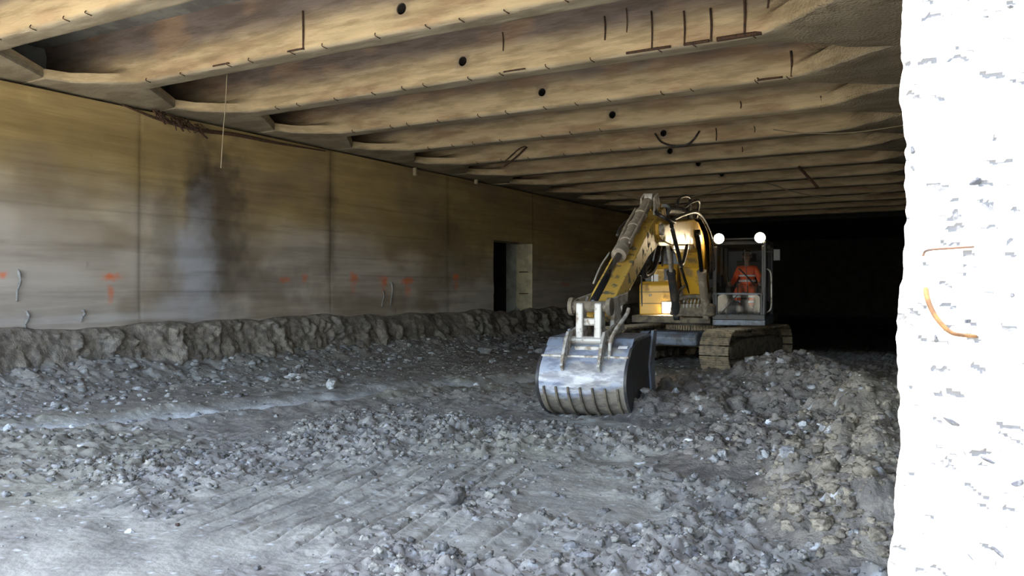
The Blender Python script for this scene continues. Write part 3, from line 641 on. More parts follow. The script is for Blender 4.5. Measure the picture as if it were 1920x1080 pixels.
# X-shaped car body with pale cross tube, slew ring with teeth
bm = B(); prism(bm, [(-.75, .42), (-.75, .70), (-.45, .80), (.5, .80), (.8, .70), (.8, .42)], -.55, .55)
for sx in (-1, 1):
    for sy in (-1, 1): box(bm, (sx*.72, sy*.85, .56), (.95, .36, .26), Matrix.Rotation(sx*sy*.55, 3, 'Z'))
und(bm); obj('car_body', bm, M['mudmetal'], EX, bevel=.03)
bm = B(); prism(bm, [(-1.32, .48), (-1.36, .66), (-1.22, .76), (-.80, .78), (-.80, .48)], -.86, .50); und(bm); cb_ = obj('front_cross_plate', bm, M['greybox'], EX, bevel=.05)
bm = B(); lathe(bm, [(.60, .78), (.68, .78), (.68, .92), (.60, .92)], (0, 0, 0), (0, 0, 1), 64)
for i in range(72): a = 2*math.pi*i/72; box(bm, (math.cos(a)*.70, math.sin(a)*.70, .83), (.05, .030, .09), Matrix.Rotation(a, 3, 'Z'))
obj('slew_ring', bm, M['track'], EX)
bm = B(); lathe(bm, [(.5, .90), (.84, .90), (.84, .95), (.5, .95)], (0, 0, 0), (0, 0, 1), 64); obj('ring_cover', bm, M['frame'], EX)
# house
bm = B(); prism(bm, [(-1.02, .95), (-1.02, 1.10), (1.9, 1.16), (2.3, 1.16), (2.3, .95)], -1.28, 1.28)
box(bm, (.12, -1.05, 1.02), (.75, .6, .12)); obj('platform', bm, M['mudmetal'], EX, bevel=.02)
bm = B(); pts = [(x_, y_) for x_, y_ in ((-1.28, 1.35), (1.28, 1.35), (1.28, 2.2))]+[(1.28*math.cos(a), 2.2+.55*math.sin(a)) for a in (R(30), R(60), R(90), R(120), R(150))]+[(-1.28, 2.2)]
lo = [bm.verts.new((x_, y_, 1.02)) for x_, y_ in pts]; hi = [bm.verts.new((x_, y_, 2.05)) for x_, y_ in pts]; bm.faces.new(lo); bm.faces.new(hi)
for i in range(len(pts)): j = (i+1) % len(pts); bm.faces.new((lo[i], lo[j], hi[j], hi[i]))
obj('counterweight', bm, M['yellow'], EX, bevel=.05)
bm = B(); prism(bm, [(.1, 1.16), (.1, 2.02), (.3, 2.12), (1.35, 2.12), (1.4, 1.16)], -1.26, .5); obj('engine_hood', bm, M['frame'], EX, bevel=.03)
bm = B(); prism(bm, [(-.42, 1.10), (-.42, 1.78), (-.30, 1.86), (.12, 1.86), (.12, 1.10)], -1.26, -.42)       # right front box
fb = obj('storage_box', bm, M['yellow'], EX, bevel=.03)
bm = B(); box(bm, (-.84, -.425, 1.62), (.84, .02, .012)); box(bm, (-.84, -.425, 1.36), (.84, .02, .012)); obj('panel_seam', bm, M['frame'], fb)
bm = B(); lathe(bm, [(.028, 0), (.028, .02), (.018, .03)], (-1.0, -.43, 1.55), (0, -1, 0), 14); obj('latch', bm, M['steel'], fb)
bm = B(); prism(bm, [(-.18, 1.80), (-.18, 2.14), (-.08, 2.26), (.12, 2.26), (.12, 1.80)], -1.02, -.44); tk = obj('fuel_tank', bm, M['yellow'], EX, bevel=.05)
bm = B(); box(bm, (-.95, -.19, 1.93), (.16, .012, .19)); obj('white_sticker', bm, M['white'], tk)
bm = B(); box(bm, (-.62, -.19, 2.02), (.24, .012, .26)); lathe(bm, [(.07, 0), (.075, .012)], (-.62, -.19, 2.03), (0, -1, 0), 18); obj('warning_plate', bm, M['frame'], tk)
bm = B(); box(bm, (-.60, -.20, 1.84), (.30, .02, .03)); box(bm, (-.60, -.20, 1.77), (.30, .02, .03)); obj('vent_slot', bm, M['frame'], tk)
bm = B(); prism(bm, [(.10, 2.10), (.10, 2.52), (.2, 2.58), (1.2, 2.58), (1.25, 2.1)], -.86, -.30); obj('filter_housing', bm, M['greybox'], EX, bevel=.04)
def rail(pts, parent=EX, r=.018, name='handrail', m='frame'): bm = B(); tube(bm, pts, r, 8, 5); return obj(name, bm, M[m], parent, smooth=True)
rail([(-1.18, -.38, 1.1), (-1.2, -.42, 1.5), (-1.2, -.40, 2.1), (-1.15, -.1, 2.35), (-1.1, .4, 2.35), (-1.1, .5, 2.1)])
rail([(-.50, -.36, 1.85), (-.52, -.36, 2.45), (-.60, -.34, 2.58), (-.72, -.3, 2.55), (-.76, -.28, 2.2)], r=.02)
# mirror on the right front
rail([(-.95, -.35, 1.85), (-.92, -.42, 2.3), (-.86, -.44, 2.42)], r=.012, name='mirror_arm')
bm = B(); box(bm, (-.84, -.46, 2.45), (.20, .04, .30)); obj('mirror', bm, M['greybox'], EX, bevel=.03)
# lamp in the storage box
def lamp(c, w_, h_, d=(0, -1, 0), power=0, parent=EX, lensmat='lens', name='work_lamp', housing='frame', ang=110, rnd=True):
    c = Vector(c); bm = B()
    if rnd: lathe(bm, [(w_*.3, .10), (w_*.55, .05), (w_*.58, 0), (w_*.58, -.02), (w_*.50, -.02)], c, -Vector(d)*-1*-1, 24)
    else: box(bm, c-Vector(d)*.045, (w_+.03, .09, h_+.03))
    lp = obj(name, bm, M[housing], parent, bevel=.006)
    bm = B()
    if rnd: lathe(bm, [(w_*.5, 0), (w_*.5, .012), (w_*.35, .022), (.001, .026)], c+Vector(d)*.012, d, 24)
    else: box(bm, c+Vector(d)*.006, (w_, .016, h_))
    obj('lens', bm, M[lensmat], lp, bevel=0 if rnd else .006, smooth=rnd)
    if power:
        l = bpy.data.lights.new('lamp_light', 'SPOT'); l.energy = power; l.color = (1, .80, .52); l.spot_size = R(ang); l.spot_blend = .6; l.shadow_soft_size = w_*.4
        lo_ = bpy.data.objects.new('lamp_light', l); C.objects.link(lo_); lo_.parent = lp; lo_.location = c+Vector(d)*.06
        lo_.rotation_euler = (Vector(d)+Vector((0, 0, -.15))).to_track_quat('-Z', 'Y').to_euler()
    return lp
lamp((-.60, -.44, 1.27), .25, .24, rnd=False, power=13, name='head_lamp')
# boom: bent box girder in the plane x = XB
XB = .13
def yz(t, h): return (-1.32-7.04*t, h)
boom_side = [(-.72, 1.38), (-1.02, 1.36), (-1.22, 1.58), (-1.62, 2.12), (-2.05, 2.42), (-2.55, 2.55), (-3.4, 2.50), (-4.6, 2.44), (-5.35, 2.48), (-5.58, 2.56), (-5.60, 2.74), (-5.40, 2.81), (-4.5, 2.86), (-3.2, 2.98), (-2.5, 3.06), (-1.95, 3.04), (-1.45, 2.84), (-1.05, 2.45), (-.78, 1.95), (-.62, 1.62)]
bm = B(); prism(bm, boom_side, XB-.235, XB+.235); bo = obj('boom', bm, M['yellow'], EX, bevel=.02)
bm = B(); cyl(bm, (XB-.42, -.85, 1.52), (XB+.42, -.85, 1.52), .09); obj('pivot_pin', bm, M['steel'], bo, bevel=.01); bm = B(); cyl(bm, (XB-.30, -5.47, 2.65), (XB+.30, -5.47, 2.65), .09); obj('pivot_pin', bm, M['steel'], bo, bevel=.01)
bm = B()
for sx in (-1, 1): prism(bm, [(-.45, 1.08), (-.60, 1.62), (-.80, 1.72), (-1.02, 1.60), (-1.30, 1.12)], XB+sx*.30-.03, XB+sx*.30+.03)
box(bm, (XB, -1.38, 1.24), (.80, .14, .26)); obj('boom_bracket', bm, M['mudmetal'], EX, bevel=.01)
bm = B()                                              # coiled row of hose fittings on the deck in front of the boom
for i in range(7):
    x = XB-.17+i*.075; tube(bm, [(x, -1.25, 1.22), (x-.01, -1.42, 1.28), (x+.0, -1.46, 1.40), (x+.015, -1.36, 1.50)], .024, 8, 4)
obj('hose_bank', bm, M['steel'], EX, smooth=True)
bm = B(); tube(bm, [(XB-.45, -1.3, 1.15), (XB-.35, -1.45, 1.42), (XB-.05, -1.5, 1.52), (XB+.28, -1.48, 1.48), (XB+.4, -1.3, 1.15)], .05, 10, 5); tube(bm, [(XB-.35, -1.2, 1.2), (XB-.3, -1.35, 1.6), (XB-.15, -1.5, 1.75)], .03, 8, 4); obj('swivel_hose', bm, M['mudmetal'], EX, smooth=True)
bm = B(); lathe(bm, [(.08, 0), (.11, .02), (.11, .22), (.07, .26)], (XB+.37, -1.42, 1.12), (0, 0, 1), 18); obj('filter_can', bm, M['mudmetal'], EX)
# boom cylinders
for sx in (-1, 1):
    x = XB+sx*.34-.06*(sx > 0); a = Vector((x, -1.35, 1.12)); b = Vector((x, -2.35, 2.78)); mid_ = a.lerp(b, .52)
    bm = B(); cyl(bm, a, mid_, .085); cyl(bm, mid_, mid_+(b-a)*.04, .10); lathe(bm, [(.10, -.06), (.10, .06)], a, (1, 0, 0)); cy_ = obj('boom_cylinder', bm, M['frame' if sx < 0 else 'cyl'], EX, bevel=.008)
    bm = B(); cyl(bm, mid_, b, .042); lathe(bm, [(.085, -.05), (.085, .05)], b, (1, 0, 0)); obj('piston_rod', bm, M['steel' if sx < 0 else 'rod'], cy_, bevel=.006)
# arm cylinder on top of the boom
a = Vector((XB, -2.3, 3.24)); b = Vector((XB, -4.80, 3.06)); mid_ = a.lerp(b, .68)
bm = B(); cyl(bm, a, mid_, .095); cyl(bm, mid_, mid_+(b-a)*.03, .115); lathe(bm, [(.10, -.08), (.10, .08)], a, (1, 0, 0))
for sx in (-1, 1): prism(bm, [(-2.1, 3.0), (-2.2, 3.32), (-2.42, 3.32), (-2.6, 3.0)], XB+sx*.13-.02, XB+sx*.13+.02)
ac = obj('arm_cylinder', bm, M['frame'], EX, bevel=.008); bm = B(); cyl(bm, mid_, b, .05); obj('piston_rod', bm, M['rod'], ac)
# arm (stick)
def along(p, q, t, off=0):                          # point on p-q in the side plane, moved off to the front/top side
    (y0, z0), (y1, z1) = p, q; dy, dz = y1-y0, z1-z0; L_ = math.hypot(dy, dz); n = (dz/L_, -dy/L_)
    if n[1] < 0: n = (-n[0], -n[1])
    return (y0+dy*t+n[0]*off, z0+dz*t+n[1]*off)
TIP = (-8.02, 1.36); REAR = (-4.84, 2.96)
A_ = lambda t, o: along(TIP, REAR, t, o)
arm_side = [A_(-.03, -.10), A_(-.05, .02), A_(-.01, .13), A_(.10, .17), A_(.45, .20), A_(.72, .24), A_(.95, .16), A_(1.02, .10), A_(1.02, -.10), A_(.93, -.16), A_(.84, -.24), A_(.76, -.25), A_(.60, -.15), A_(.12, -.10)]
bm = B(); prism(bm, arm_side, XB-.185, XB+.185); ar = obj('arm', bm, M['yellow_dirty'], EX, bevel=.018)
bm = B()
for i in range(3): x = XB-.12+i*.12; p = A_(.97, .17); box(bm, (x, p[0], p[1]), (.035, .26, .06), Matrix.Rotation(math.atan2(REAR[1]-TIP[1], REAR[0]-TIP[0]), 3, 'X'))
obj('stiffener_rib', bm, M['yellow_dirty'], ar, bevel=.006)
bm = B(); cyl(bm, (XB-.25, *TIP), (XB+.25, *TIP), .10); lathe(bm, [(.15, -.23), (.15, -.16)], (XB, *TIP), (1, 0, 0)); lathe(bm, [(.15, .16), (.15, .23)], (XB, *TIP), (1, 0, 0)); obj('tip_boss', bm, M['steel'], ar, bevel=.012)
# bucket cylinder, in front of the arm
CA = A_(.93, .38); CB_ = (-8.50, 1.44)
CC = lambda t: (XB, CA[0]+(CB_[0]-CA[0])*t, CA[1]+(CB_[1]-CA[1])*t)
bm = B(); cyl(bm, CC(.04), CC(.56), .088, seg=28)
for t in (.16, .30, .44): cyl(bm, CC(t), CC(t+.03), .106, seg=28)
cyl(bm, CC(.53), CC(.585), .115, seg=28)
tube(bm, [Vector(CC(.08))+Vector((.08, -.06, .06)), Vector(CC(.25))+Vector((.1, -.04, .06)), Vector(CC(.5))+Vector((.1, -.04, .05))], .022, 8, 4)
tube(bm, [Vector(CC(.15))+Vector((-.10, -.04, .05)), Vector(CC(.35))+Vector((-.11, -.02, .04)), Vector(CC(.55))+Vector((-.08, 0, .02))], .026, 8, 4)
bc = obj('bucket_cylinder', bm, M['cyl'], EX, bevel=.01)
bm = B(); cyl(bm, CC(.57), CC(.97), .05, seg=24); obj('piston_rod', bm, M['rod'], bc, smooth=True)
bm = B(); lathe(bm, [(.10, -.07), (.10, .07)], (XB, *CA), (1, 0, 0)); 
for sx in (-1, 1): prism(bm, [A_(.86, .18), A_(.90, .44), A_(.97, .44), A_(1.0, .15)], XB+sx*.11-.018, XB+sx*.11+.018)
obj('cylinder_mount', bm, M['steel'], ar, bevel=.01)
rail([Vector(CC(.58))+Vector((-.13, -.03, .04)), Vector(CC(.68))+Vector((-.17, -.03, .0)), Vector(CC(.80))+Vector((-.16, -.02, -.04))], bc, .014, 'guide_rod', 'steel')
# side links from the arm to the cylinder pin
for sx in (-1, 1):
    bm = B(); p = A_(.12, .02); q = CB_; prism(bm, [(p[0]+.06, p[1]-.08), (p[0]+.08, p[1]+.06), (q[0]+.02, q[1]+.09), (q[0]-.09, q[1]), (q[0]-.02, q[1]-.09)], XB+sx*.235-.022, XB+sx*.235+.022)
    obj('side_link', bm, M['steel'], EX, bevel=.008)
bm = B(); cyl(bm, (XB-.29, *CB_), (XB+.29, *CB_), .075)
for sx in (-1, 1): lathe(bm, [(.12, -.03), (.12, .03)], (XB+sx*.26, *CB_), (1, 0, 0))
obj('link_pin', bm, M['mudmetal'], EX, bevel=.01)
bm = B()                                              # pale H-link down to the coupler
for sx in (-1, 1): prism(bm, [(CB_[0]+.06, CB_[1]+.06), (CB_[0]-.10, CB_[1]+.05), (-8.62, 1.02), (-8.56, .86), (-8.42, .86), (-8.38, 1.02)], XB+sx*.125-.05, XB+sx*.125+.05)
box(bm, (XB, -8.52, 1.24), (.2, .09, .10)); obj('bucket_link', bm, M['white' if False else 'steel'], EX, bevel=.02)
bm = B(); 
for sx in (-1, 1): prism(bm, [(-7.88, 1.42), (-8.0, 1.58), (-8.16, 1.46), (-8.32, .98), (-8.66, .90), (-8.70, .70), (-7.95, .70), (-7.84, .95)], XB+sx*.215-.03, XB+sx*.215+.03)
box(bm, (XB, -8.3, .80), (.40, .70, .16)); box(bm, (XB, -8.62, .82), (.34, .12, .22)); obj('quick_coupler', bm, M['steel'], EX, bevel=.015)
# bucket: curved shell open towards the machine
BW = .585
out = [(-7.55, .92), (-8.35, .90), (-8.66, .82), (-8.80, .72), (-8.94, .58), (-9.0, .42), (-8.98, .28), (-8.88, .12), (-8.70, -.02), (-8.45, -.10), (-8.05, -.15), (-7.60, -.16)]
def smoothpoly(p, n=5):
    P = [Vector((a[0], a[1])) for a in p]; P = [P[0]*2-P[1]]+P+[P[-1]*2-P[-2]]; q = []
    for i in range(1, len(P)-2):
        for k in range(n):
            t = k/n; a, b, c, d = P[i-1:i+3]; q.append(.5*((2*b)+(c-a)*t+(2*a-5*b+4*c-d)*t*t+(3*b-a-3*c+d)*t**3))
    q.append(P[-2]); return q
oz = .10
prof = [(p.x+.05, p.y+oz) for p in smoothpoly(out, 6)]
nx = 70; xb_ = np.linspace(-BW, BW, nx); sh = []; cc_ = []
def offs(i, d):
    a = prof[max(0, i-1)]; b = prof[min(len(prof)-1, i+1)]; dy, dz = b[0]-a[0], b[1]-a[1]; l = math.hypot(dy, dz) or 1; return (prof[i][0]-dz/l*d*-1, prof[i][1]+dy/l*d*-1)
npf = len(prof)
V = np.zeros((2, npf, nx, 3)); cB = np.zeros((2, npf, nx, 3))
for i in range(npf):
    for L_ in (0, 1):
        q = prof[i] if L_ == 0 else offs(i, -.035)
        V[L_, i, :, 0] = xb_; V[L_, i, :, 1] = q[0]; V[L_, i, :, 2] = q[1]
si = np.arange(npf)[:, None]/npf; XX = xb_[None, :]+0*si; SS = si+0*XX
hz_ = np.array([p[1] for p in prof])[:, None]+0*XX
blue = np.array([.33, .37, .46]); pale_ = np.array([.80, .80, .83]); mudc = np.array([.27, .235, .185]); tan = np.array([.46, .42, .36])
c_ = np.zeros((npf, nx, 3))+blue; n4 = fbm(XX*3+5, SS*14, 4, 601); n5 = fbm(XX*1.2, SS*22, 4, 602)
a = (sst(.45, .62, n4)*.6)[..., None]; c_ = c_*(1-a)+tan*a
a = (np.exp(-((hz_-.42)/.16)**2)*sst(.36, .52, n5))[..., None]; c_ = c_*(1-a)+pale_*a
a = (sst(0, .08, .36+.16*(fbm(XX*4, SS*0, 3, 603)-.5)+.12*sst(.1, .6, XX)-hz_)*sst(.0, .2, .66-n5*.6))[..., None]; c_ = c_*(1-a*.95)+mudc*a*.95
cB[0] = c_; cB[1] = mudc*.6
Vf = V.reshape(-1, 3); q0 = gridq(npf, nx); Q = [q0, q0[:, ::-1]+npf*nx]
for i in range(npf-1):
    for j, fl in ((0, 0), (nx-1, 1)):
        a_, b_ = i*nx+j, (i+1)*nx+j; Q.append(np.array([[a_, b_, b_+npf*nx, a_+npf*nx]]))
for i in (0, npf-1): Q.append(np.array([[i*nx+j, i*nx+j+1, i*nx+j+1+npf*nx, i*nx+j+npf*nx] for j in range(nx-1)]))
Vf = Vf+np.array([XB, 0, 0])
bk = npmesh('bucket', Vf, np.concatenate(Q), M['bucket'], EX, col=cB.reshape(-1, 3))
for sx in (-1, 1):                                   # side cheeks with thick cutting edge
    ck = [(-7.50, .96+oz)]+[(p[0]-.012, p[1]) for p in prof]+[(-7.48, -.10+oz), (-7.62, .25+oz), (-7.70, .55+oz)]
    bm = B(); prism(bm, ck, XB+sx*(BW+.0)-.02, XB+sx*(BW+.0)+.02); obj('side_plate', bm, M['frame'], bk, bevel=.006)
    bm = B(); prism(bm, [(-7.40, 1.0+oz), (-7.60, 1.0+oz), (-7.82, .55+oz), (-7.72, .2+oz), (-7.58, -.14+oz), (-7.40, -.14+oz), (-7.50, .25+oz), (-7.56, .55+oz)], XB+sx*(BW+.025)-.02, XB+sx*(BW+.025)+.02); obj('side_cutter', bm, M['greybox'], bk, bevel=.006)
i1_ = [i for i, p in enumerate(prof) if p[1] < .44+oz-.1][0]
for i in range(7):                                   # wear strips round the heel
    x = XB-.49+i*.163; pl = [(prof[j][0]-.0, prof[j][1]) for j in range(i1_, npf-3)]; po = [offs(j, .030) for j in range(i1_, npf-3)]
    bm = B(); prism(bm, po+pl[::-1], x-.014, x+.014); obj('wear_strip', bm, M['mudmetal'], bk, bevel=.004)
for i in range(5):                                   # teeth
    x = XB-.48+i*.24; bm = B(); prism(bm, [(-7.72, -.07+oz), (-7.72, -.17+oz), (-7.35, -.15+oz), (-7.20, -.10+oz), (-7.35, -.07+oz)], x-.05, x+.05); obj('tooth', bm, M['steel'], bk, bevel=.01)
for sx in (-1, 1):                                   # ears
    x = XB+sx*.245; bm = B(); prism(bm, [(-7.75, 1.0+oz), (-7.85, 1.16+oz), (-8.05, 1.16+oz), (-8.45, 1.04+oz), (-8.72, 1.02+oz), (-8.84, .88+oz), (-8.98, .60+oz), (-8.93, .52+oz), (-8.55, .8+oz), (-8.2, .97+oz)], x-.02, x+.02)
    obj('bucket_ear', bm, M['steel'], bk, bevel=.006)
bm = B(); cyl(bm, (XB-.33, -8.58, .95+oz-.05), (XB+.33, -8.58, .95+oz-.05), .055); obj('bucket_pin', bm, M['steel'], bk, bevel=.008)
rail([(XB+.33, -8.78, .76), (XB+.34, -8.74, 1.0), (XB+.38, -8.60, 1.16), (XB+.44, -8.35, 1.33), (XB+.46, -8.3, 1.42)], bk, .026, 'lifting_bar', 'steel')
bm = B(); p = prof[9]; q = prof[12]; an = math.atan2(q[1]-p[1], q[0]-p[0]); mm_ = prof[11]; n_ = offs(11, .004)
box(bm, (XB+.47, (n_[0])-.01, n_[1]+.0), (.12, .13, .012), Matrix.Rotation(an, 3, 'X')); obj('white_plate', bm, M['white'], bk)
# crease plate across the back, top lip
j_ = [i for i, p in enumerate(prof) if p[1] < .70+oz][0]; n_ = offs(j_, .006)
bm = B(); box(bm, (XB, n_[0], n_[1]), (2*BW, .03, .03)); obj('back_seam', bm, M['steel'], bk, bevel=.006)
bm = B(); prism(bm, [(-8.62, .90+oz-.08), (-8.5, .93+oz), (-7.6, .96+oz), (-7.6, .92+oz), (-8.5, .89+oz)], XB-BW, XB+BW); obj('top_lip', bm, M['greybox'], bk, bevel=.008)
# hoses round the boom and arm
HO = [([(-.10, -1.2, 1.6), (-.22, -1.9, 2.4), (-.20, -2.5, 3.3), (-.16, -3.6, 3.45), (-.15, -4.6, 3.28), (-.12, -5.1, 3.05)], .03),
      ([(.34, -1.15, 1.9), (.40, -1.5, 2.7), (.41, -2.0, 3.2), (.36, -2.8, 3.42), (.30, -3.8, 3.30), (.28, -4.8, 3.05)], .034),
      ([(.42, -1.1, 1.5), (.43, -1.35, 2.2), (.44, -1.7, 2.8), (.40, -2.2, 3.28)], .03),
      ([(-.02, -4.9, 2.9), (-.14, -5.3, 2.6), (-.22, -5.2, 2.15), (-.28, -4.9, 1.95), (-.22, -4.5, 2.1), (-.15, -4.2, 2.5)], .055),
      ([(.02, -4.9, 2.9), (-.10, -5.2, 2.5), (-.16, -5.0, 2.05), (-.20, -4.7, 1.9), (-.14, -4.3, 2.05), (-.10, -4.0, 2.5)], .05),
      ([(.26, -4.7, 3.0), (.34, -5.0, 2.75), (.36, -4.6, 2.3), (.30, -4.0, 2.1), (.26, -3.3, 2.5)], .036),
      ([(.30, -4.6, 3.05), (.38, -5.1, 2.95), (.34, -5.5, 3.0), (.2, -5.5, 3.15), (.1, -5.2, 3.25)], .032),
      ([(-.1, -4.4, 3.1), (-.18, -5.0, 3.2), (-.18, -5.6, 3.05), (-.22, -6.2, 2.7), (-.2, -6.5, 2.5)], .026),
      ([(-.12, -5.3, 2.7), (-.2, -5.6, 2.3), (-.16, -5.9, 2.0), (-.10, -6.3, 2.05)], .03),
      ([(.08, -2.1, 3.5), (.15, -2.5, 3.75), (.1, -3.1, 3.7), (.12, -3.6, 3.5)], .03),
      ([(.2, -2.0, 3.4), (.32, -2.4, 3.68), (.28, -3.0, 3.6), (.24, -3.5, 3.45)], .028)]
for pts, r in HO:
    rail([(x+XB, y, z-.26*max(0, min(1, (z-2.6)/.6))) for x, y, z in pts], EX, r, 'hose', 'hose')
# chain and shackle hung beside the arm, on a bracket
rail([(XB-.18, -5.9, 2.15), (XB-.26, -5.6, 2.12), (XB-.34, -5.45, 2.02)], EX, .03, 'shackle_bracket', 'steel')
for i in range(7):
    bm = B(); c0 = Vector((XB-.34-.018*i, -5.50, 1.98-.075*i)); a = (i % 2)*math.pi/2
    tube(bm, [c0+Vector((math.cos(a)*.028*math.sin(t*math.pi/4), math.sin(a)*.028*math.sin(t*math.pi/4), .052*math.cos(t*math.pi/4))) for t in range(9)], .012, 6, 1); obj('chain_link', bm, M['steel'], EX, smooth=True)
rail([(XB-.44, -5.5, 1.50), (XB-.50, -5.5, 1.44), (XB-.47, -5.5, 1.32), (XB-.42, -5.5, 1.30), (XB-.40, -5.5, 1.42)], EX, .022, 'hook', 'steel')
# boom lamps
bl = lamp((-.66, -2.35, 2.66), .26, .17, rnd=False, power=2, lensmat='lens_dim', name='boom_lamp', ang=130)
bm = B()
for dx in (-.08, .0, .08): box(bm, (-.66+dx, -2.385, 2.66), (.012, .012, .19))
for dz in (-.04, .045): box(bm, (-.66, -2.385, 2.66+dz), (.28, .012, .012))
obj('lamp_guard', bm, M['frame'], bl)
bm = B(); box(bm, (-.32, -2.26, 2.70), (.60, .04, .05)); obj('lamp_arm', bm, M['frame'], bl)
lp2 = lamp((XB+.02, -2.66, 2.60-.10), .30, .07, d=(0, -1, 0), rnd=False, lensmat='lens_low', power=0, name='boom_lamp')
# cab
X0, X1, Y0, Y1, Z0, Z1 = .54, 1.60, -1.38, .35, .93, 2.66
CX = (X0+X1)/2
bm = B(); prism(bm, [(Y0, Z0), (Y0+.02, Z0+.20), (Y1, Z0+.22), (Y1, Z0)], X0, X1); cab = obj('cab', bm, M['greybox'], EX, bevel=.02)
def cpart(name, fn, m='frame', bev=.012): b_ = B(); fn(b_); return obj(name, b_, M[m], cab, bevel=bev)
def pillar(b_, x, y0, z0, y1, z1, s=.07): cyl(b_, (x, y0, z0), (x, y1, z1), s*.62, seg=8)
for x in (X0+.04, X1-.04):
    cpart('front_pillar', lambda b_: prism(b_, [(Y0, Z0+.15), (Y0+.10, Z1-.10), (Y0+.20, Z1), (Y0+.30, Z1), (Y0+.22, Z1-.12), (Y0+.09, Z0+.15)], x-.04, x+.04))
    cpart('rear_pillar', lambda b_: box(b_, (x, Y1-.06, (Z0+Z1)/2+.1), (.08, .12, Z1-Z0-.2)))
    cpart('middle_pillar', lambda b_: box(b_, (x, -.35, (Z0+Z1)/2+.1), (.06, .08, Z1-Z0-.2)))
cpart('roof', lambda b_: prism(b_, [(Y0+.12, Z1-.05), (Y0+.14, Z1+.02), (Y0+.35, Z1+.06), (Y1-.05, Z1+.06), (Y1, Z1-.05)], X0-.01, X1+.01))
cpart('front_crossbar', lambda b_: box(b_, (CX, Y0+.04, 1.585), (X1-X0-.06, .05, .035)), 'greybox', .006)
cpart('front_frame', lambda b_: (box(b_, (CX, Y0+.015, 1.10), (X1-X0, .05, .12)), box(b_, (X0+.075, Y0+.03, 1.36), (.06, .05, .5)), box(b_, (X1-.075, Y0+.03, 1.36), (.06, .05, .5))), 'frame', .015)
def rrect(b_, x0, x1, z0, z1, y, r=.09, dy=0, th=.008):
    pts = []
    for cx_, cz_, a0 in ((x1-r, z1-r if dy == 0 else z1-r, 0), (x0+r, z1-r, 90), (x0+r, z0+r, 180), (x1-r, z0+r, 270)):
        for k in range(6): a = R(a0+k*18); pts.append((cx_+r*math.cos(a), cz_+r*math.sin(a)))
    f = [b_.verts.new((x, y+dy*(z-z0)/(z1-z0), z)) for x, z in pts]; g_ = [b_.verts.new((x, y+dy*(z-z0)/(z1-z0)+th, z)) for x, z in pts]
    b_.faces.new(f); b_.faces.new(g_[::-1])
    for i in range(len(pts)): j = (i+1) % len(pts); b_.faces.new((f[i], f[j], g_[j], g_[i]))
cpart('lower_window', lambda b_: rrect(b_, X0+.10, X1-.10, 1.15, 1.57, Y0+.03), 'glass', 0)
cpart('windscreen', lambda b_: rrect(b_, X0+.07, X1-.07, 1.60, Z1-.06, Y0+.045, dy=.12), 'glass', 0)
cpart('side_window', lambda b_: box(b_, (X1-.03, -.85, 1.95), (.008, .85, 1.2)), 'glass', 0)
cpart('door', lambda b_: (box(b_, (X1-.02, -.88, 1.24), (.04, .96, .36)), box(b_, (X1-.01, -1.30, 1.9), (.05, .07, 1.5)), box(b_, (X1-.01, -.42, 1.9), (.05, .07, 1.5))))
cpart('rear_panel', lambda b_: box(b_, (CX, Y1-.02, 1.75), (X1-X0-.1, .04, 1.6)))
cpart('left_panel', lambda b_: box(b_, (X0+.02, -.5, 1.45), (.03, 1.6, .75)))
cpart('floor_plate', lambda b_: box(b_, (CX, -.55, Z0+.22), (X1-X0-.12, 1.55, .03)), 'interior', .004)
cpart('wiper', lambda b_: (cyl(b_, (CX-.35, Y0+.0, 1.18), (CX-.02, Y0+.0, 1.56), .009), cyl(b_, (CX+.12, Y0+.04, 2.5), (CX+.18, Y0+.01, 1.75), .008)), 'hose', 0)
cpart('seat', lambda b_: (prism(b_, [(-.95, 1.50), (-.95, 1.62), (-.45, 1.60), (-.33, 2.30), (-.22, 2.30), (-.32, 1.48)], CX-.18, CX+.34), box(b_, (CX+.08, -.6, 1.32), (.4, .5, .34)), box(b_, (CX+.08, -.25, 2.38), (.28, .1, .2))), 'seat', .03)
cpart('console', lambda b_: (box(b_, (CX-.27, -.72, 1.64), (.13, .5, .16)), box(b_, (CX+.43, -.72, 1.64), (.10, .5, .16))), 'seat', .02)
for x in (CX-.27, CX+.42): cpart('joystick', lambda b_: (cyl(b_, (x, -.95, 1.70), (x, -.98, 1.84), .014), lathe(b_, [(.02, 0), (.028, .05), (.024, .10), (.01, .12)], (x, -.98, 1.82), (0, -.1, 1), 12)), 'hose', 0)
cpart('travel_pedal', lambda b_: (box(b_, (CX-.04, -1.22, 1.20), (.10, .22, .02), Matrix.Rotation(.3, 3, 'X')), box(b_, (CX+.16, -1.22, 1.20), (.10, .22, .02), Matrix.Rotation(.3, 3, 'X')), cyl(b_, (CX-.04, -1.15, 1.2), (CX-.04, -1.2, 1.75), .012), cyl(b_, (CX+.16, -1.15, 1.2), (CX+.16, -1.2, 1.75), .012)), 'hose', 0)
cpart('black_bag', lambda b_: prism(b_, [(-1.25, 1.17), (-1.28, 1.40), (-1.1, 1.48), (-.95, 1.40), (-.92, 1.17)], X0+.24, X0+.52), 'seat', .04)
cpart('monitor', lambda b_: box(b_, (X0+.14, -1.12, 1.86), (.05, .20, .26)), 'seat', .01)
cpart('lamp_bar', lambda b_: box(b_, (CX-.02, Y0+.18, Z1+.07), (.98, .04, .04)))
for x in (CX-.41, CX+.42): lamp((x, Y0+.13, Z1+.08), .21, .2, power=12, parent=cab, name='roof_lamp', ang=120)
cpart('cab_mirror', lambda b_: (box(b_, (X1+.22, Y0+.12, 2.38), (.14, .05, .24)), cyl(b_, (X1-.02, Y0+.12, 2.45), (X1+.2, Y0+.12, 2.45), .012)), 'frame', .02)
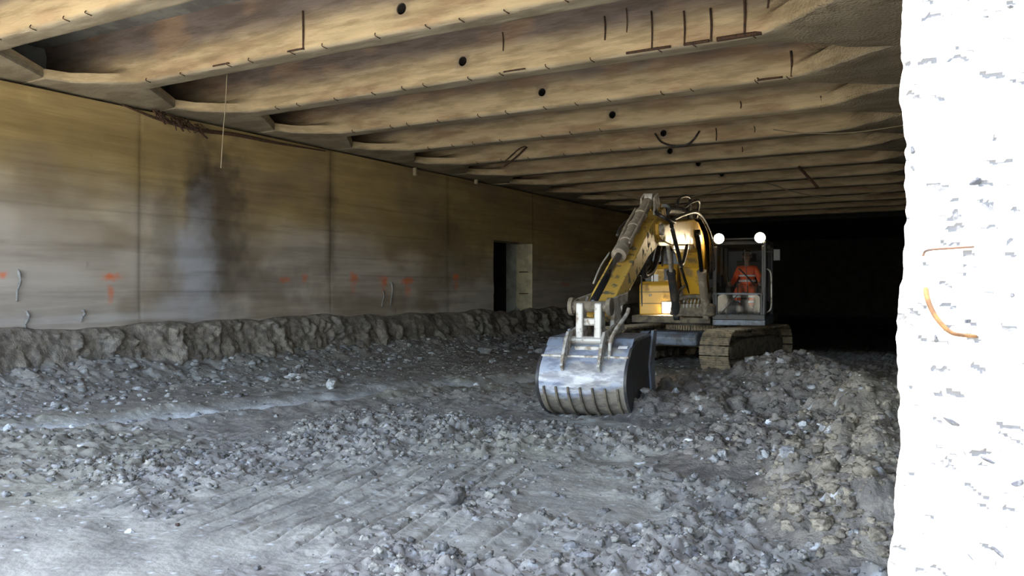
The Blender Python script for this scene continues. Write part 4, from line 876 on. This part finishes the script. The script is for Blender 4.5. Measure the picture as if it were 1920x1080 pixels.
cpart('door_rail', lambda b_: tube(b_, [(X1+.02, -1.2, 2.1), (X1+.10, -1.24, 2.0), (X1+.11, -1.24, 1.6), (X1+.10, -1.22, 1.3), (X1+.02, -1.2, 1.2)], .016, 8, 5), 'steel', 0)
bm = B(); prism(bm, [(-1.0, .95), (-1.0, 1.12), (1.6, 1.12), (1.6, .95)], X1-.32, X1-.02); obj('side_step', bm, M['frame'], EX, bevel=.01)
bm = B(); prism(bm, [(.40, 1.1), (.40, 2.0), (1.5, 2.0), (1.5, 1.1)], .55, 1.27); obj('battery_box', bm, M['frame'], EX, bevel=.03)
rail([(1.3, .5, 1.1), (1.3, .5, 2.3), (1.3, .9, 2.4), (1.3, 1.4, 2.3), (1.3, 1.4, 1.2)])
bm = B(); cyl(bm, (-.95, .9, 2.1), (-.95, .9, 2.6), .05); obj('exhaust_pipe', bm, M['rust'], EX)

# ------------------------------------------------------------------ operator
def skin_mesh(name, pts, edges, radii, mat_, parent, sub=2, root=0):
    me = bpy.data.meshes.new(name); me.from_pydata([Vector(p) for p in pts], edges, []); o = link(name, me, mat_, parent)
    s_ = o.modifiers.new('skin', 'SKIN'); s_.use_smooth_shade = True
    for i, v in enumerate(me.skin_vertices[0].data):
        r = radii[i]; v.radius = (r, r) if not isinstance(r, tuple) else r; v.use_root = (i == root)
    b_ = o.modifiers.new('sub', 'SUBSURF'); b_.levels = sub; b_.render_levels = sub; return o
ez = Matrix.Rotation(R(6.9), 4, 'Z'); base = Vector((-5.67, 18.4, 0))+(ez @ Vector((CX+.08, -.62, 1.6)))
PE = thing('person', 'person in orange reflective workwear seated behind the cab glass with hands on the levers', 'person', base, R(6.9))
hd = [(0, 0, .10), (0, .02, .30), (0, .03, .46), (0, .03, .60), (0, .01, .66), (0, 0, .76), (0, 0, .87),               # pelvis..head 0-6
      (-.17, .02, .52), (-.25, -.04, .30), (-.30, -.30, .17), (-.32, -.38, .17),                                        # right arm 7-10
      (.17, .02, .52), (.27, -.04, .30), (.31, -.30, .17), (.32, -.38, .17),
      (-.10, -.05, .08), (-.13, -.46, .06), (-.14, -.50, -.36), (-.14, -.62, -.40),
      (.10, -.05, .08), (.15, -.46, .06), (.15, -.50, -.36), (.16, -.62, -.40)]
he = [(0, 1), (1, 2), (2, 3), (3, 4), (4, 5), (5, 6), (2, 7), (7, 8), (8, 9), (9, 10), (2, 11), (11, 12), (12, 13), (13, 14), (0, 15), (15, 16), (16, 17), (17, 18), (0, 19), (19, 20), (20, 21), (21, 22)]
hr = [(.13, .11), (.13, .10), (.14, .10), .055, .055, (.085, .10), (.065, .08), .055, .042, .030, .028, .055, .042, .030, .028, .085, .06, .042, .04, .085, .06, .042, .04]
body = skin_mesh('body', hd, he, hr, M['skin'], PE)
jp = hd[:3]+[hd[7], hd[8], hd[9], hd[11], hd[12], hd[13], (0, .03, .555)]
skin_mesh('jacket', jp, [(0, 1), (1, 2), (2, 3), (3, 4), (4, 5), (2, 6), (6, 7), (7, 8), (2, 9)], [(.155, .13), (.165, .13), (.17, .125), .08, .062, .046, .08, .062, .046, (.09, .08)], M['orange'], PE)
skin_mesh('trousers', [hd[0], hd[15], hd[16], (-.14, -.50, -.28), hd[19], hd[20], (.15, -.50, -.28)], [(0, 1), (1, 2), (2, 3), (0, 4), (4, 5), (5, 6)], [(.15, .13), .10, .08, .065, .10, .08, .065], M['orange'], PE)
def band(c, rx, ry, hh, name='reflective_band', ax=(0, 0, 1)):
    bm = B(); lathe(bm, [(1, -hh/2), (1.01, 0), (1, hh/2)], (0, 0, 0), ax, 24)
    bmesh.ops.scale(bm, vec=(rx, ry, 1) if ax == (0, 0, 1) else (rx, 1, ry), verts=bm.verts); bmesh.ops.translate(bm, verts=bm.verts, vec=c); return obj(name, bm, M['reflect'], PE, smooth=True)
band((0, .01, .26), .178, .148, .045); band((0, .02, .37), .182, .148, .035)
for sx in (-1, 1):
    band((sx*.145, -.50, -.07), .083, .086, .05); band((sx*.145, -.50, -.18), .076, .08, .045)
    bm = B(); prism(bm, [(-.70, -.44), (-.71, -.39), (-.60, -.34), (-.45, -.30), (-.42, -.44)], sx*.145-.05, sx*.145+.05); obj('boot', bm, M['seat'], PE, bevel=.02)
    # hand closed round the lever: palm plus four bent fingers and a thumb
    hx, hy, hz2 = sx*.315, -.40, .185
    P_ = [(hx, hy+.06, hz2-.01), (hx, hy+.02, hz2+.01), (hx, hy-.01, hz2+.02)]; E_ = [(0, 1), (1, 2)]; R_ = [.026, (.034, .02), (.036, .018)]
    for fi in range(4):
        z_ = hz2+.045-fi*.021; l = (.030, .034, .031, .025)[fi]; n0 = len(P_)
        P_ += [(hx+sx*.020, hy-.020, z_), (hx+sx*.012, hy-.020-l, z_), (hx-sx*.018, hy-.022-l*1.1, z_-.002), (hx-sx*.030, hy-.012-l*.6, z_-.003)]; E_ += [(2, n0), (n0, n0+1), (n0+1, n0+2), (n0+2, n0+3)]; R_ += [.0105, .0095, .009, .008]
    n0 = len(P_); P_ += [(hx-sx*.022, hy+.005, hz2+.03), (hx-sx*.034, hy-.022, hz2+.045), (hx-sx*.026, hy-.045, hz2+.05)]; E_ += [(1, n0), (n0, n0+1), (n0+1, n0+2)]; R_ += [.012, .0105, .009]
    skin_mesh('hand', P_, E_, R_, M['skin'], PE, 1)
bm = B(); bmesh.ops.create_uvsphere(bm, u_segments=20, v_segments=12, radius=.112); bmesh.ops.scale(bm, vec=(.86, 1.0, .75), verts=bm.verts)
for v in bm.verts:
    if v.co.y < -.03 and v.co.z < .04: v.co.y = -.03
bmesh.ops.translate(bm, verts=bm.verts, vec=(0, .025, .84)); obj('hair', bm, M['hair'], PE, smooth=True)
bm = B(); tube(bm, [(0, -.075, .80), (0, -.105, .765), (0, -.085, .75)], .013, 8, 3); obj('nose', bm, M['skin'], PE, smooth=True)
for sx in (-1, 1):
    bm = B(); bmesh.ops.create_uvsphere(bm, u_segments=10, v_segments=8, radius=.013); bmesh.ops.translate(bm, verts=bm.verts, vec=(sx*.032, -.083, .795)); obj('eye', bm, M['hair'], PE, smooth=True)
    bm = B(); bmesh.ops.create_uvsphere(bm, u_segments=10, v_segments=8, radius=.03); bmesh.ops.scale(bm, vec=(.4, .7, 1.1), verts=bm.verts); bmesh.ops.translate(bm, verts=bm.verts, vec=(sx*.088, .0, .78)); obj('ear', bm, M['skin'], PE, smooth=True)
bm = B(); box(bm, (0, -.086, .722), (.045, .01, .008)); obj('mouth', bm, M['orangerust'], PE)
bm = B(); tube(bm, [(-.16, -.10, .52), (-.05, -.145, .42), (.08, -.15, .28), (.17, -.10, .16)], .016, 6, 4); obj('seat_belt', bm, M['seat'], PE, smooth=True)

# ------------------------------------------------------------------ things hanging from the ceiling
def hang(name, pts, r, m, label, cat, group=None, seg=6, sub=6):
    bm = B(); tube(bm, pts, r, seg, sub); return tag(obj(name, bm, M[m], smooth=True), label, cat, group)
def dy(px, py, y): return at_y(px, py, y)
hang('cable_loop', [dy(1228, 250, bfy(5)-.03), dy(1240, 266, bfy(5)-.06), dy(1262, 273, bfy(5)-.10), dy(1285, 272, bfy(5)-.10), dy(1300, 262, bfy(5)-.06), dy(1312, 245, bfy(5)-.03)], .022, 'hose', 'black hose loop hanging from the beam above the excavator arm', 'hose')
hang('sagging_wire', [dy(1450, 243, bfy(5)-.03), dy(1500, 249, bfy(5)-.05), dy(1560, 250, bfy(5)-.05), dy(1620, 246, bfy(5)-.05), dy(1700, 234, bfy(5)-.03)], .011, 'wire', 'thin pale wire sagging along a beam, nearer one beside the sunlit pier', 'wire')
hang('sagging_wire', [dy(1160, 366, bfy(9)-.05), dy(1230, 376, bfy(9)-.1), dy(1310, 366, bfy(9)-.1), dy(1415, 342, bfy(9)-.05), dy(1490, 360, bfy(9)-.1), dy(1540, 369, bfy(9)-.1), dy(1600, 368, bfy(9)-.1), dy(1700, 352, bfy(9)-.05)], .02, 'wire', 'long pale wire in two low sags over the cab lamps', 'wire')
hang('loose_strip', [dy(1498, 313, bfy(7)-.02), dy(1512, 328, bfy(7)-.15), dy(1534, 352, bfy(7)-.25)], .04, 'rust', 'dark bent strip dangling from a far beam between the cab and the pier', 'strip')
hang('loose_strip', [dy(988, 275, bfy(5)-.02), dy(968, 294, bfy(5)-.08), dy(945, 312, bfy(5)-.14)], .022, 'rust', 'left and longer of two dark strips splayed under a beam near the left wall', 'strip')
hang('loose_strip', [dy(985, 274, bfy(5)-.02), dy(972, 280, bfy(5)-.05), dy(946, 303, bfy(5)-.10)], .014, 'rust', 'thinner dark strip lying close above the longer splayed one by the left wall', 'strip')
pt = at_h(425, 148, SOF); hang('hanging_wire', [pt+Vector((0, 0, .08)), dy(423, 185, pt.y), dy(418, 250, pt.y), dy(414, 315, pt.y)], .007, 'wire', 'thin pale wire hanging straight down before the stained wall', 'wire')
# tangle of dead roots and rusty ends in the joint over the stain
bm = B(); rq = random.Random(9)
for i in range(34):
    px = 285+i*2.7+rq.uniform(-4, 4); p = at_x(px, 205+(px-285)*.33+rq.uniform(-3, 5), WX+.16)
    q = p+Vector((rq.uniform(-.02, .16), rq.uniform(-.25, .35), rq.uniform(-.22, -.02))); tube(bm, [p, (p+q)/2+Vector((.05, 0, -.04)), q], rq.uniform(.008, .018), 5, 3)
tag(obj('root_tangle', bm, M['rust'], smooth=True), 'tangle of rusty brown roots poking from the joint above the wall stain', 'roots')
bm = B(); pts = [at_x(px, py, WX+.06) for px, py in ((228, 196), (300, 224), (370, 243), (440, 252), (520, 268), (610, 283))]; tube(bm, pts, lambda t: .03*(.4+math.sin(t*3.1)), 6, 6); tag(obj('rusty_bar', bm, M['rust'], smooth=True), 'rusty dark bar lying in the joint between left wall and ceiling', 'bar')
# stub fixings high on the wall
for px, py, lab in ((778, 322, 'small pale fixing high on the left wall, halfway to the doorway'), (893, 338, 'small pale fixing high on the left wall, nearer the doorway'), (32, 545, 'long vertical gash of mortar on the left wall near the picture edge')):
    if px < 100: continue
    p = at_x(px, py, WX+.04); bm = B(); box(bm, p, (.10, .09, .22)); tag(obj('wall_fixing', bm, M['wire'], bevel=.02), lab, 'fixing')
# scars and burrs on the wall
for i, (px, py, hh_, lab) in enumerate(((34, 535, 60, 'tall broken mortar scar beside the leftmost orange mark'), (155, 592, 22, 'short mortar burr above the skirting, left of the stain'), (50, 600, 34, 'leaning mortar burr on the pale skirting at the left edge'), (734, 551, 46, 'vertical mortar scar right of the twin orange marks'), (718, 560, 30, 'faint short mortar scar just left of the taller one'))):
    a = at_x(px, py-hh_/2, WX+.03); b_ = at_x(px-2, py+hh_/2, WX+.03); bm = B(); tube(bm, [a, a.lerp(b_, .35)+Vector((.02, .03, 0)), a.lerp(b_, .7)+Vector((.03, -.02, 0)), b_], lambda t: .010+.020*abs(math.sin(t*11+i))*(1-.5*t), 5, 6)
    tag(obj('mortar_scar', bm, M['greystone'], smooth=True), lab, 'mortar')

# ------------------------------------------------------------------ single stones and fragments
def rock(px, py, wpx, name, m, label, cat, group=None, flat=.7, seed=0, h=None, sub=3, facet=7, rough=.3, asp=1):
    z = 0; 
    for _ in range(6): p = at_h(px, py, z); z = top_h(p.x, p.y)
    if h == 'sill': p = at_x(px, py, WX-.22); z = DH0
    dd = p.dot(FW)-0; r = wpx/2*((p.x*FW.x+p.y*FW.y))/F
    V, Fc = lump(seed, sub, rough, flat, facet); V = V*np.array([1, asp, 1])*r
    an = seed*1.7; c, s = math.cos(an), math.sin(an); V = V@np.array([[c, s, 0], [-s, c, 0], [0, 0, 1]])
    col_ = None if m != 'clod' else np.tile(np.array([.20, .185, .17]), (len(V), 1))
    o = npmesh(name, V, Fc, M[m], smooth=(m == 'clod'), col=col_); o.location = (p.x, p.y, z+r*flat*.22)
    return tag(o, label, cat, group)
big = [(620, 676, 34, 'stone', 'stone', 'pale pyramid-shaped stone at the foot of the mud bank', .9), (552, 692, 34, 'stone', 'stone', 'flat pale stone just left of the pyramid-shaped one', .5),
       (16, 732, 28, 'stone', 'stone', 'pale round stone at the far left edge below the bank', .8), (143, 720, 28, 'stone', 'stone', 'flat pale block left of the wheel rut', .5),
       (200, 716, 16, 'stone', 'white_stone', 'small upright white stone right of the flat block', .9), (103, 702, 20, 'stone', 'stone', 'tilted pale stone on the rubble slope at left', 1.0),
       (970, 582, 16, 'stone', 'greystone', 'rounded grey stone lying in the doorway sill', 1.0), (990, 586, 15, 'stone', 'greystone', 'brownish stone at the right jamb of the doorway', .9),
       (950, 660, 15, 'fragment', 'white_stone', 'small white slab on the floor below the doorway', .35),
       (1430, 812, 0, '', '', '', 0), (1200, 869, 26, 'fragment', 'white_stone', 'bright white flake alone on the floor before the heap', .25), (1292, 826, 22, 'fragment', 'white_stone', 'white flake at the near edge of the heap, left one', .3),
       (1421, 836, 16, 'fragment', 'white_stone', 'small square white fragment near the middle of the heap front', .6), (1444, 778, 20, 'fragment', 'white_stone', 'elongated white fragment leaning on the middle of the heap', .9),
       (1507, 806, 24, 'stone', 'stone', 'pale green grey rounded stone on the heap slope', .8), (1535, 808, 14, 'fragment', 'white_stone', 'flat white chip just right of the rounded stone', .4),
       (1571, 779, 18, 'fragment', 'white_stone', 'smooth white pebble below the brown hump', .8), (1495, 670, 13, 'stone', 'white_stone', 'square pale stone on the crest of the heap', .9),
       (1265, 738, 28, 'stone', 'stone', 'pale wedge of stone right of the bucket', .9), (1190, 787, 34, 'fragment', 'white_stone', 'white slab fragment lying against the bucket heel', .25),
       (1379, 1030, 16, 'fragment', 'white_stone', 'white pointed fragment in the nearest clods', 1.1), (1186, 1026, 20, 'fragment', 'white_stone', 'white shard in the near mud, left of the pointed one', .5),
       (1629, 1020, 10, 'fragment', 'white_stone', 'small white shard beside the foot of the pier', .6), (1602, 960, 10, 'fragment', 'white_stone', 'tiny white chip in the near clods by the pier', .7),
       (852, 945, 52, 'mud_lump', 'clod', 'fist-shaped dark mud lump alone on the smooth mud', .85), (1640, 735, 0, '', '', '', 0), (333, 985, 16, 'stone', 'rust', 'reddish brick piece half sunk in the near left mud', .7), (245, 998, 18, 'stone', 'stone', 'pale clod-shaped stone at lower left', .7),
       (150, 836, 14, 'fragment', 'white_stone', 'white chip in the dark mud below the wheel rut', .6), (265, 808, 8, 'fragment', 'white_stone', 'tiny white chip on the wheel rut edge', .6), (895, 725, 18, 'stone', 'stone', 'pale stone in the dark mud left of the bucket', .8), (845, 780, 14, 'fragment', 'white_stone', 'white flake in the mud midway to the bucket', .4)]
for i, (px, py, w_, nm, m, lab, fl) in enumerate(big):
    if w_: rock(px, py, w_, nm, m, lab, 'stone' if nm == 'stone' else ('mud lump' if nm == 'mud_lump' else 'fragment'), flat=fl, seed=700+i, facet=0 if m == 'clod' else 8, rough=.5 if m == 'clod' else .25, h='sill' if 960 < px < 995 and 570 < py < 590 else None)
rg_ = random.Random(4)
def zone(v, zs):
    for lim, t in zs:
        if v < lim: return t
for i in range(34):
    px = rg_.uniform(1240, 1670); py = rg_.uniform(690, 830); white = i % 3 == 0
    zt = zone(px, ((1350, 'the low heap end beside the bucket'), (1500, 'the middle of the spoil heap'), (1600, 'the spoil heap right of its middle'), (1900, 'the brown hump next to the sunlit pier')))
    rock(px, py, rg_.uniform(5, 12), 'stone_chip', 'white_stone' if white else 'stone', 'small %s stone chip on %s' % ('white' if white else 'pale grey', zt), 'stone', 'stone chips on the spoil heap', .7, 800+i, sub=2)
for i in range(60):
    px = rg_.uniform(0, 640); py = 745-px*.07+rg_.uniform(-35, 12); grey = i % 4 == 0; w_ = rg_.uniform(8, 20)*(1-px/1300)
    zt = zone(px, ((130, 'at the bank foot by the left picture edge'), (260, 'at the bank foot below the boldest orange mark'), (420, 'at the bank foot below the damp stain'), (540, 'between the damp stain and the pyramid stone'), (700, 'at the bank foot near the pyramid stone')))
    rock(px, py, w_, 'rubble_stone', 'greystone' if grey else 'stone', '%s %s rubble stone, %s' % ('larger' if w_ > 12 else 'small', 'dark grey' if grey else 'pale', zt), 'stone', 'rubble stones along the mud bank', .7, 950+i, sub=2)
for i in range(18):
    px = rg_.uniform(900, 1040); py = 655-abs(px-985)*.15+rg_.uniform(-30, 20); w_ = rg_.uniform(9, 24)
    zt = zone(px, ((945, 'below the left jamb of the doorway'), (1000, 'straight below the doorway'), (1100, 'between the doorway and the bucket')))
    rock(px, py, w_, 'rubble_block', 'greystone', '%s grey rubble block tumbled %s' % ('big' if w_ > 16 else 'small', zt), 'stone', 'rubble below the doorway', .8, 1100+i, sub=2, rough=.35)
